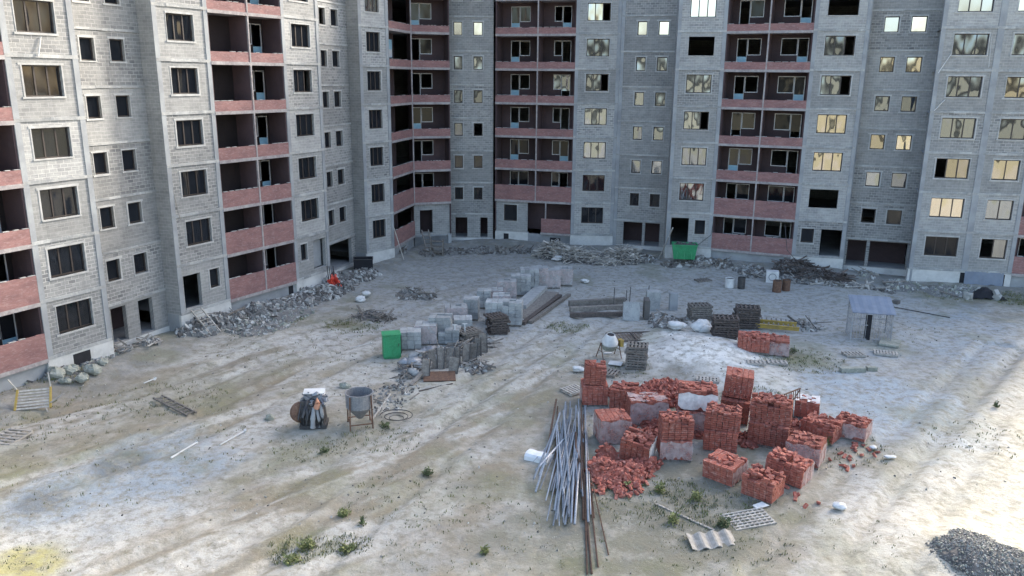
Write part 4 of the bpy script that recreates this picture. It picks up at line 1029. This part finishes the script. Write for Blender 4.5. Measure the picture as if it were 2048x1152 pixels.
# ---- dark tank beside left wing, red thing
p=G(727,541); root=empty('open_tank',p,R(10),'dark open steel tank beside the corner pier of the left wing','tank')
b=MB()
for (c_,d_) in (((0,0,.45),(1.5,.04,.9)),((0,1.,.45),(1.5,.04,.9)),((-.75,.5,.45),(.04,1.,.9)),((.75,.5,.45),(.04,1.,.9)),((0,.5,.03),(1.5,1.,.05))): b.box(c_,d_)
b.build('tank_body',MT['black'],root)
b=MB(); b.box((0,-.02,.92),(1.6,.08,.05)); b.box((0,1.02,.92),(1.6,.08,.05)); b.box((-.77,.5,.92),(.08,.96,.05)); b.box((.77,.5,.92),(.08,.96,.05)); b.build('rim',MT['dmetal'],root)
p=G(669,577); root=empty('orange_barrier_roll',p,0,'crumpled bright orange-red plastic netting dumped by the left wing','netting')
b=MB()
for i in range(40):
    a=rnd.uniform(0,6.28); r=rnd.uniform(.05,.45); x,y=math.cos(a)*r,math.sin(a)*r; h=rnd.uniform(.3,1.15)*(1-r)
    b.box((x,y,h/2+.05),(rnd.uniform(.05,.22),.03,h+.1),Euler((rnd.uniform(-.5,.5),rnd.uniform(-.5,.5),a)).to_matrix(),0,.03,(rnd.uniform(.8,1.3),0,0))
b.build('netting',MT['redp'],root)
b=MB()
for x in (-.35,-.2,.1): b.bar((x,0,0),(x-.15,.1,1.7),.05)
b.build('stake',MT['dmetal'],root)
# ---- yellow-edged frame at left, and sticks
p=G(66,822); root=empty('stretcher_frame',p,R(18),'yellow-sided slatted carrying frame standing near the left edge','frame')
b=MB()
for s in (-1,1): b.bar((s*.75,0,.08),(s*.7,.75,.85),.09,.12)
b.build('side_rail',MT['ywood'],root)
b=MB()
for i in range(7):
    t=(i+.5)/7; b.box((0,.75*t,.08+.77*t),(1.42,.085,.03),Matrix.Rotation(R(45),3,'X'))
b.build('slat',MT['palewood'],root)
for (a,c) in (((-.7,.75,.8),(-1.1,.95,1.35)),((.7,.75,.8),(.62,1.0,1.55)),((.75,.1,.3),(1.35,.35,.62)),((.55,.0,.1),(.7,-.35,.0))):
    b=MB(); b.bar(a,c,.055); b.build('handle',MT['palewood'],root)
for (u0,v0,u1,v1,lab,th) in [(342,918,394,888,'pale stick lying beside the dark puddle patch on the left',.07),(440,892,490,865,'short whitish stick lying right of the puddle patch',.06),
  (700,698,742,688,'thin white batten lying left of the green cabinet',.04),(288,768,310,760,'small white scrap of wood left of the broken ladder',.06)]:
    a=G(u0,v0); c=G(u1,v1); b=MB(); b.bar(a+Vector((0,0,.05)),c+Vector((0,0,.08)),th,th*.7); b.chunk(c+Vector((0,0,.07)),th*2.2,0); tag(b.build('wooden_stick',MT['white']),lab,'stick')
# ---- concrete slabs / beams along the row and at right
def longslab(u0,v0,u1,v1,w,h,mt,label,nm='concrete_slab',cat='slab',dz=0.,dz2=0.,grp=None):
    a=G(u0,v0); c=G(u1,v1); b=MB(); mid=(a+c)/2; b.bar(a-mid+Vector((0,0,h/2+dz)),c-mid+Vector((0,0,h/2+dz2)),w,h); o=b.build(nm,MT[mt],loc=mid); return tag(o,label,cat,grp)
longslab(1040,622,1083,583,.9,.45,'block','pale concrete slab lying behind the long brown boards')
longslab(1042,640,1105,588,1.0,.18,'wood','flat grey-brown board panel lying between slab and beams','board_panel','board')
longslab(1046,650,1120,594,.3,.22,'darkwood','dark long beam, left of two lying at the end of the block row','timber_beam','beam')
longslab(1060,648,1138,592,.28,.2,'wood','grey long beam, right of two lying at the end of the block row','timber_beam','beam')
longslab(1042,642,1057,632,.35,.12,'white','white-ended short plank beside the long beams','plank','plank')
longslab(1138,613,1250,606,.35,.4,'wood','upper grey beam of the long timber pile in the middle','timber_beam','beam',0,0,'long beams in the middle of the yard')
longslab(1140,624,1248,619,.35,.35,'wood','middle beam of the long timber pile in the middle','timber_beam','beam',0,0,'long beams in the middle of the yard')
longslab(1140,634,1246,632,.3,.28,'darkwood','nearest dark beam of the long timber pile in the middle','timber_beam','beam',0,0,'long beams in the middle of the yard')
for (u,v,w_,d_,h_,rz,tl,lab,mt) in [(1262,642,1.1,.35,1.25,-8,-14,'tilted pale concrete panel at the right end of the timber pile','block'),
   (1293,640,.35,1.0,1.3,-4,0,'dark narrow concrete block behind the tilted panel','rubble2'),
   (1306,622,.95,.7,1.35,-4,0,'pale upright concrete box right of the tilted panel','block'),
   (1347,621,.55,.35,1.2,2,0,'slim upright grey concrete post standing alone','column')]:
    p=G(u,v); b=MB(); b.box((0,d_/2,h_/2),(w_,d_,h_),None,0,.02); b.box((0,d_/2,h_+.01),(w_*.8,d_*.7,.03),None,0,.01); o=b.build('cast_block',MT[mt],loc=p); o.rotation_euler=(R(tl),0,R(rz)); tag(o,lab,'concrete block')
for (u,v,h_,lab) in [(1227,612,1.35,'dark steel stake, leftmost of the four above the timber pile'),(1252,600,.75,'shortest steel stake of the four above the timber pile'),(1259,606,1.2,'thin pale steel stake of the four above the timber pile'),(1296,600,1.1,'dark steel stake behind the upright concrete box')]:
    p=G(u,v); b=MB(); b.tube([(0,0,0),(.03,0,h_)],.03,6); b.box((0,0,.05),(.12,.12,.1)); tag(b.build('steel_stake',MT['dmetal'],loc=p),lab,'stake')
# yellow beams and sacks
p=G(1553,662); 
for i,(dx,dy,lab) in enumerate([(0,0,'yellow formwork beam, nearest of the two right of the dark pallet stacks'),(.1,.8,'yellow formwork beam, farther of the two right of the dark pallet stacks')]):
    root=empty('formwork_beam',(p.x+dx,p.y+dy,hz(p.x,p.y)+.25+.08*i),R(-16),lab,'beam','yellow formwork beams')
    b=MB(); b.box((0,0,.1),(2.7,.12,.05)); b.box((0,0,-.1),(2.7,.12,.05)); b.build('flange',MT['ywood'],root)
    b=MB(); b.box((0,0,0),(2.7,.04,.16)); b.build('web',MT['ywood'],root)
    b=MB(); 
    for k in range(8): b.box((-1.1+k*.3,.3,.1),(.08,.55,.05))
    b.build('cross_slat',MT['wood'],root)
def sack(u,v,s,label,mt='white',n=3,sq=.45):
    p=G(u,v); b=MB(); 
    for k in range(n):
        a=rnd.uniform(0,6); c=Vector((rnd.uniform(-.3,.3)*s,rnd.uniform(-.2,.2)*s,.2*s+.1*k*s)); base=len(b.v); N,Mr=12,7; ph=rnd.uniform(0,6)
        for j in range(Mr+1):
            th=math.pi*j/Mr
            for i in range(N):
                f=6.283*i/N; rr=1+.13*math.sin(3*f+ph+j)+.08*math.sin(5*f-j*2)
                b.v.append((c.x+math.cos(f)*math.sin(th)*.5*s*rr,c.y+math.sin(f)*math.sin(th)*.36*s*rr,max(0.,c.z+math.cos(th)*sq*.6*s*rr)))
        for j in range(Mr):
            for i in range(N):
                b.f.append((base+j*N+i,base+j*N+(i+1)%N,base+(j+1)*N+(i+1)%N,base+(j+1)*N+i)); b.m.append(0); b.c.append((1,0,0)); b.uv.append([(0,0)]*4)
    o=b.build('sack',MT[mt],loc=p,smooth=True); o.rotation_euler.z=rnd.uniform(-.4,.4); return tag(o,label,'sack','light sacks and sheets')
sack(1353,660,1.0,'flat white sack, left of the pair in front of the slatted stack',sq=.3); sack(1400,664,1.15,'bigger bluish white sack, right of the pair in front of the slatted stack')
sack(1112,522,.9,'small white bag on the ground before the branch heap',sq=.2); sack(1160,744,.6,'small white crumpled sheet left of the tall brick pair',sq=.3); sack(1186,744,.5,'tiny pale scrap bag touching the tall brick pair',sq=.3)
sack(735,594,.7,'pale sack lying in front of the left wing rubble'); sack(725,604,.7,'small whitish block bag below the left wing rubble',sq=.4); sack(1167,566,.6,'small white scrap right of the far end of the block row',sq=.3)
sack(1745,900,.35,'small white plastic scrap right of the brick packs',sq=.3); sack(1780,918,.35,'little round white scrap on the sand, rightmost of the litter',sq=.2); sack(1675,1018,.5,'crumpled clear film lying on the pale sand below the bricks',sq=.3)
slabthing('white_board',1231,731,(.75,.5,.04),-20,'white','white square board lying left of the isolated tall pallet stack','board',(4,0),.12)
slabthing('plank',1216,707,(.45,.2,.05),10,'white','white plank end beside the dark pallet stack','plank')
longslab(1680,744,1728,743,.35,.25,'boulder','longer dark log lying below the wire kiosk','fallen_log','log',0,0,'dark logs on the sand')
longslab(1733,741,1752,741,.3,.22,'boulder','shorter dark log lying below the wire kiosk','fallen_log','log',0,0,'dark logs on the sand')
longslab(1789,608,1795,606,.4,.25,'rubble2','dark stone lying right of the kiosk roof','dark_stone','stone')
longslab(1785,614,1900,636,.05,.05,'dmetal','thin dark cable stretched on the sand right of the kiosk','cable','cable')
longslab(1760,684,1800,690,1.4,.12,'boulder','earth-covered board beside the kiosk','board_panel','board')
# barrels, boxes by the right wing
def barrel(u,v,r,h,mt,label,lean=0):
    p=G(u,v); root=empty('steel_barrel',p,0,label,'barrel','barrels and buckets by the right wing'); root.rotation_euler.x=R(lean)
    b=MB(); b.lathe((0,r,0),[(r*.96,0),(r,.02),(r,h*.32),(r*1.03,h*.34),(r,h*.36),(r,h*.64),(r*1.03,h*.66),(r,h*.68),(r,h),(r*.93,h),(r*.93,h*.9)],18); b.build('barrel_body',MT[mt],root)
    b=MB(); b.lathe((0,r,0),[(.001,h*.9),(r*.93,h*.9)],18); b.build('lid',MT['dmetal'],root)
barrel(1461,577,.36,.75,'white','whitish barrel, leftmost in front of the right wing'); barrel(1484,579,.28,.9,'dmetal','narrow dark barrel right of the whitish one'); barrel(1556,586,.33,.9,'rust','rusty barrel below the white box'); barrel(1574,583,.3,.85,'rust','rusty barrel with pale side, right of its twin')
p=G(1544,566); root=empty('white_appliance',p,R(-14),'white square box with a round grille standing by the right wing','appliance')
b=MB(); b.box((0,.4,.45),(.95,.7,.9)); b.build('casing',MT['white'],root)
b=MB(); b.lathe((0,.03,.47),[(.30,-.0),(.30,.03),(.25,.03),(.25,.0)],20,0,Matrix.Rotation(R(90),3,'X')); b.build('round_grille',MT['galv'],root)
# cables from the balcony
b=MB(); b.tube([P(1570,450,4.2),P(1574,500,2.4),P(1600,530,1.4),P(1660,560,.3)],.025,5); tag(b.build('cable',MT['dmetal']),'black cable sagging from the right wing balconies to the rubble','cable')
b=MB(); b.tube([P(1427,440,4.2),P(1422,470,2.8),P(1396,490,1.8)],.022,5); tag(b.build('cable',MT['dmetal']),'black cable hanging above the green bin','cable')
# ---- debris along the foundations
def along(pts,r,h,step):
    o=[]
    for a,c in zip(pts[:-1],pts[1:]):
        n=max(1,int((c-a).length/step))
        for i in range(n): 
            q=a+(c-a)*(i/n)+Vector((rnd.uniform(-.3,.3),rnd.uniform(-.3,.3),0)); o.append((q,r*rnd.uniform(.7,1.3),h*rnd.uniform(.4,1.3)))
    return o
rubble('rubble',along(px((395,668),(470,648),(560,622),(640,600),(700,566),(760,545)),1.1,.4,1.3),2300,.07,.36,['rubble1','rubble2','rubble3'],'belt of broken blocks and earth along the foot of the left wing','rubble',sticks=40,stickmat='wood')
rubble('rubble',along(px((205,702),(250,712),(310,696),(365,680)),.6,.15,1.),330,.06,.3,['rubble1','rubble3'],'scattered planks and rubble at the two doorways of the left wing','rubble',sticks=26,stickmat='palewood')
rubble('rubble',along(px((800,516),(850,512),(900,508),(960,505),(1040,505),(1090,505)),.9,.3,1.3),1300,.07,.32,['rubble1','rubble2','rubble1'],'low belt of rubble along the foot of the middle block','rubble',sticks=40,stickmat='wood')
rubble('debris_heap',along(px((1105,512),(1150,518),(1200,520),(1250,522),(1290,524)),1.9,1.35,1.5),1500,.08,.32,['rubble2','rubble1'],'tangled heap of broken boards and branches before the right wing','debris',sticks=900,stickmat='palewood')
rubble('debris_heap',along(px((1290,524),(1340,532),(1400,535),(1440,538),(1500,545),(1545,552)),1.1,.32,1.4),1200,.07,.34,['rubble1','rubble2','rubble3'],'rubble strip below the green bin and the red balconies','rubble',sticks=70,stickmat='wood')
rubble('debris_heap',along(px((1590,548),(1630,560),(1680,568),(1720,575)),1.2,.55,1.3),800,.07,.3,['rubble2','rubble1'],'dark tangled scrap heap before the right wing doorway','debris',sticks=260,stickmat='darkwood')
rubble('rubble',along(px((1740,562),(1800,575),(1880,585),(1980,590)),1.1,.2,1.6),420,.06,.3,['rubble1','boulder','rubble3'],'stony strip along the white foundation of the right wing','rubble',sticks=10,stickmat='wood')
rubble('debris_heap',[S(825,590,1.2,.35),S(850,596,.7,.2)],260,.07,.28,['rubble1','rubble3'],'small heap of broken slabs on the open ground before the left wing','debris',sticks=30,stickmat='wood')
rubble('debris_heap',[S(740,632,1.2,.15),S(770,640,.6,.1)],140,.05,.2,['rubble2','rubble1'],'dark scraps in the grass left of the block row','debris',sticks=26,stickmat='wood')
rubble('rubble',along(px((1500,552),(1600,562),(1700,578),(1810,588)),.9,.2,1.2),900,.06,.3,['rubble1','rubble3','rubble2'],'continuous rubble edge under the right wing foundations','rubble',sticks=60,stickmat='palewood')
rubble('rubble',along(px((10,790),(60,775),(110,765),(200,735),(240,715)),.7,.12,.8),420,.05,.24,['rubble1','boulder','rubble3'],'stones and earth at the foot of the nearest pier on the left','rubble',sticks=16,stickmat='wood')
rubble('rubble',[S(560,630,2.2,.25),S(520,660,2.,.2),S(450,650,1.4,.3)],700,.06,.26,['rubble1','boulder','rubble3'],'weedy stony bank in front of the left wing','rubble')
rubble('rubble',[S(820,740,.8,.15),S(805,760,.6,.1),S(790,790,1.4,.05),S(770,815,1.,.03)],260,.04,.18,['rubble1','rubble2','rubble3'],'litter of chips behind the mortar hopper','rubble',sticks=10,stickmat='wood')
rubble('rubble',[S(1330,655,1.3,.2),S(1325,640,1.,.35),S(1370,650,.8,.2),S(1610,655,1.2,.1)],330,.06,.28,['rubble3','rubble1','rubble2'],'broken blocks between the concrete boxes and the slatted stack','rubble',sticks=26,stickmat='wood')
rubble('rubble',[(P(1024,850),13,.0),(P(1500,800),11,0),(P(500,850),12,0),(P(1100,620),16,0),(P(1700,640),11,0)],2600,.02,.09,['rubble1','rubble2','rubble3'],'small stones strewn thinly over the sandy yard','stones')
rubble('gravel_heap',[(P(1955,1140),1.35,.3),(P(2020,1140),1.3,.3),(P(1900,1115),.7,.1),(P(1950,1100),.9,.12)],8500,.015,.07,['rubble2','rubble1','rubble1','boulder'],'dark gravel heap at the bottom right corner of the yard','gravel')
# debris wrecks in the block row: sacks, planks upright, sheet
for (u,v,s) in [(820,735,.75),(838,722,.7),(858,712,.75),(845,742,.6),(870,728,.6),(828,752,.55)]:
    i=[820,838,858,845,870,828].index(u); sack(u,v,s*1.15,['dusty grey sack at the near left end of the block row junk','light grey bulging sack in front of the second block pack','dusty sack in front of the third block pack','small sack in the dip between its neighbours before the second pack','grey sack at the right of the sack group','smallest sack at the foot of the sack group'][i],'asb' if i%2 else 'galv',3,.5)
p=G(838,722); 
for i,(u,v,h_,rz) in enumerate([(868,738,1.1,20),(882,738,1.15,10),(897,736,1.1,5),(915,732,1.05,-8),(930,728,1.1,12),(944,722,1.0,0),(957,712,1.05,-10),(968,705,1.1,6),(905,748,.9,0),(850,757,1.0,15)]):
    q=G(u,v); b=MB(); w_=rnd.uniform(.28,.5); b.box((0,0,h_/2),(w_,.07,h_),None,0,.03); b.bar((w_/2,-.05,0),(w_/2+.06,-.05,h_*1.05),.05,.05,1)
    o=b.build('leaning_board',[MT['wood'],MT['dmetal']],loc=q); o.rotation_euler=(R(rnd.uniform(-22,-8)),R(rnd.uniform(-9,9)),R(rz)); tag(o,'upright weathered board in the row of scrap beside the block packs','board','upright boards in the scrap row')
slabthing('steel_sheet',879,757,(1.7,1.1,.05),6,'rust','dented brown steel sheet lying at the near end of the scrap row','sheet',(6,0),.1,ribs=3)
longslab(822,772,862,742,.22,.06,'wood','brown plank sloping left of the dented steel sheet','plank','plank',.02,.5)
longslab(838,783,905,768,.08,.05,'darkwood','thin dark lath in front of the dented steel sheet','lath','lath')
longslab(838,787,820,800,.07,.05,'wood','thin grey lath pointing at the hopper','lath','lath')
rubble('debris_heap',[S(825,745,.7,.3),S(885,715,1.0,.45),S(925,705,.8,.4),S(965,690,.8,.35),S(950,735,1.0,.08),S(850,725,.8,.4)],520,.05,.26,['rubble1','rubble2','rubble3'],'jumble of broken pieces filling the scrap row','debris',sticks=90,stickmat='wood')
# timber props (thin) among scrap row
for i,(u,v) in enumerate([(910,690),(930,688)]):
    q=G(u,v); b=MB(); b.box((0,0,1.),(.07,.07,.5)); b.box((0,0,.4),(.09,.09,.8)); b.box((0,0,1.27),(.3,.05,.05)); tag(b.build('steel_prop',MT['white'],loc=q),['left','right'][i]+' one of two thin white props sticking up behind the scrap row','prop')
# boulders by pier A
for (u,v,s,lab) in [(112,752,.95,'mossy boulder nearest the white foundation at the left'),(143,745,.8,'pale flat-topped boulder beside the dark cellar opening'),(165,760,.7,'low pale boulder lying in front of the others'),(186,745,.85,'dark greenish boulder right of the cellar opening'),(206,728,.6,'small boulder at the foot of the pier corner'),(130,765,.5,'smallest mossy boulder in front'),(540,838,.45,'flat pale stone left of the scrap machine'),(690,775,.5,'pale flat stone behind the mortar hopper')]:
    p=G(u,v); b=MB(); N,Mr=12,8; ph=rnd.uniform(0,6)
    for j in range(Mr+1):
        th=math.pi*j/Mr
        for i in range(N):
            f=6.283*i/N; rr=1+.17*math.sin(2*f+ph)+.12*math.sin(3*f+j*1.1+ph)+rnd.uniform(-.09,.09)
            b.v.append((math.cos(f)*math.sin(th)*.55*s*rr,math.sin(f)*math.sin(th)*.45*s*rr,max(-.05,.18*s+math.cos(th)*.33*s*rr)))
    for j in range(Mr):
        for i in range(N): b.f.append((j*N+i,j*N+(i+1)%N,(j+1)*N+(i+1)%N,(j+1)*N+i)); b.m.append(0); b.c.append((1,0,0)); b.uv.append([(0,0)]*4)
    tag(b.build('boulder',MT['boulder'],loc=p),lab,'boulder','boulders')
# ---- vegetation
def blades(b,x,y,n,h,spread,m=0):
    z=hz(x,y)
    for _ in range(n):
        a=rnd.uniform(0,6.283); r=spread*math.sqrt(rnd.random()); px_,py_=x+math.cos(a)*r,y+math.sin(a)*r; l=h*rnd.uniform(.5,1.2); t=rnd.uniform(0,6.283); lean=rnd.uniform(.1,.6)*l
        w_=rnd.uniform(.008,.02)+h*.02; ca,sa=math.cos(t+1.57)*w_,math.sin(t+1.57)*w_; dx,dy=math.cos(t)*lean,math.sin(t)*lean
        b.face([(px_-ca,py_-sa,z-.02),(px_+ca,py_+sa,z-.02),(px_+dx*.5+ca*.7,py_+dy*.5+sa*.7,z+l*.6),(px_+dx,py_+dy,z+l)],m,(rnd.uniform(.7,1.3),0,0))
b=MB()
GZ=[(705,652,2.0,200,.22),(1135,655,1.4,150,.2),(1600,725,2.6,260,.2),(1510,805,1.7,180,.25),(600,1100,1.1,170,.2),(700,1090,.8,110,.18),(1300,1000,2.6,260,.22),(1400,1010,2.2,220,.22),(850,990,3.,110,.16),(620,900,1.6,120,.16),(1750,660,4,60,.15),
    (60,1125,1.6,60,.1),(2030,600,2.2,260,.25),(1900,588,2.5,160,.2),(520,640,3,220,.3),(330,800,3.,150,.22),(60,830,4,180,.22),(1680,900,2.4,120,.2),(760,880,1.8,110,.2),(1000,1100,4,140,.15),(1640,1100,4,60,.12),(600,690,5,120,.16),(300,900,6,160,.16),(1250,740,1.5,60,.2),(1450,1100,2.5,120,.16),(1960,880,2.5,70,.2),(120,760,2.,160,.3)]
for (u,v,r,n,h) in GZ:
    c=P(u,v)
    for _ in range(int(n*.9)):
        a=rnd.uniform(0,6.283); q=r*math.sqrt(rnd.random()); blades(b,c.x+math.cos(a)*q,c.y+math.sin(a)*q*.8,rnd.randint(3,7),h*rnd.uniform(.3,.65),.13,rnd.choice([0,0,0,1,1,2]))
tag(b.build('grass',[MT['straw'],MT['leaf'],MT['leafd']]),'thin patchy grass growing over the sandy yard','grass',kind='stuff')
WD=[(612,1095,'bright green weed clump, largest of the pair near the bottom edge',.22,200,.3,'leaf'),(585,1122,'bright green weed clump nearest the bottom edge, left of its larger neighbour',.18,150,.28,'leaf'),(697,1100,'yellow-green weed clump right of the largest one',.18,150,.24,'leaf'),(688,1030,'green weed clump above the yellow-green one',.22,130,.2,'leaf'),
 (724,1050,'dark twiggy weed in the middle foreground',.35,40,.1,'leafd'),(855,950,'dark round weed on the pale track',.28,120,.2,'leafd'),(970,1106,'small bright weed alone left of the rusty rods',.25,70,.12,'leaf'),
 (1320,985,'tall green weed right of the spilled bricks',.45,130,.2,'leaf'),(1392,1000,'green weed behind the perforated strip',.36,110,.18,'leaf'),(1346,1045,'green weed beside the perforated strip',.36,110,.18,'leaf'),(1446,1052,'dark green weed between strip and lattice panel',.36,150,.22,'leafd'),(1256,975,'yellowish weed at the edge of the spilled bricks',.26,60,.12,'leaf'),
 (1655,890,'yellow-green weed at the foot of the flat orange-topped pack',.45,90,.16,'leaf'),(1992,815,'dark weed on the sunlit sand at the right edge',.4,50,.12,'leafd'),(650,905,'small weed below the scrap machine',.2,70,.16,'leafd'),(770,855,'straggly weed right of the mortar hopper',.3,90,.25,'leafd'),(1585,705,'dry weed right of the faded red packs',.3,80,.3,'leafd')]
for (u,v,lab,h,n,sp_,mt) in WD:
    p=G(u,v); b=MB()
    for _ in range(n):
        a=rnd.uniform(0,6.283); r=sp_*math.sqrt(rnd.random()); x,y=math.cos(a)*r,math.sin(a)*r; l=h*rnd.uniform(.4,1.1)
        z=l*rnd.random(); w_=rnd.uniform(.02,.05); t=rnd.uniform(0,6.283); q=Euler((rnd.uniform(-.7,.7),rnd.uniform(-.7,.7),t)).to_matrix(); c=(rnd.uniform(.6,1.4),0,0)
        b.face([Vector((x,y,z))+q@Vector(k) for k in ((0,0,0),(w_,.04,0),(0,.13,.03),(-w_,.05,0))],0,c)
    for _ in range(9): a=_*.7; b.tube([(0,0,-.02),(math.cos(a)*sp_*.6,math.sin(a)*sp_*.6,h*rnd.uniform(.6,1.1))],.008,4,0,False)
    tag(b.build('weed',MT[mt],loc=p),lab,'weed','weeds in the yard')

# added black mound standing for the shaded void beneath the tarpaulin
p=G(1968,594); b=MB(); N=16
def zf(i,j): return .75*math.exp(-((i-8)/4.6)**2)*(1-(j/8)**2)+.05*math.sin(i*1.7+j)
for i in range(N):
    for j in range(8):
        q=lambda i,j:((i-8)*.17,(j-4)*.17*1.1,max(-.02,zf(i,abs(j-4)*1.9)))
        b.face([q(i,j),q(i+1,j),q(i+1,j+1),q(i,j+1)])
o=b.build('covered_heap',MT['black'],loc=p,smooth=True); o.rotation_euler.z=R(-12); tag(o,'dark sheet-covered heap below the hanging blue-grey sheet at far right','covered heap')
for i,(u,v,lab) in enumerate([(1990,600,'pale upright stone right of the dark covered heap'),(1935,598,'low pale stone left of the dark covered heap')]):
    q=G(u,v); b=MB()
    for _ in range(3): b.chunk(Vector((rnd.uniform(-.08,.08),0,.2+.16*_*(1-i))),.5-.1*_,0,.9)
    tag(b.build('pale_stone',MT['rubble3'],loc=q),lab,'stone')
# hose coil and rope litter near the hopper and machine
b=MB(); c=G(795,838); pts=[(math.cos(k*.35)*(.28+.012*k),math.sin(k*.35)*(.24+.01*k),.04+.004*k) for k in range(46)]+[(-.9,.5,.03),(-1.4,.7,.03)]
b.tube(pts,.022,5); tag(b.build('hose_coil',MT['dmetal'],loc=c,smooth=True),'dark coiled hose lying right of the mortar hopper','hose')
a=G(745,842); c=G(782,806); b=MB(); b.bar(a+Vector((0,0,.1)),c+Vector((0,0,.5)),.06,.05); tag(b.build('wooden_batten',MT['palewood']),'pale batten propped beside the mortar hopper','batten')

p=G(1420,1084); b=MB(); N=24
for i in range(N):
    for j in range(4):
        q=lambda i,j:(-.85+1.7*i/N+.12*j/4,-.42+.84*j/4,.07+.055*math.cos(i/N*6.283*3.5)+.05*j/4)
        b.face([q(i,j),q(i+1,j),q(i+1,j+1),q(i,j+1)])
for i in range(N):
    q=lambda i,z:(-.85+1.7*i/N,-.42,.07+.055*math.cos(i/N*6.283*3.5)-z)
    b.face([q(i,.03),q(i+1,.03),q(i+1,0),q(i,0)])
o=b.build('corrugated_sheet',MT['palewood'],loc=p); o.rotation_euler=(R(3),0,R(12)); tag(o,'wavy corrugated pale sheet lying near the bottom edge','roof sheet')
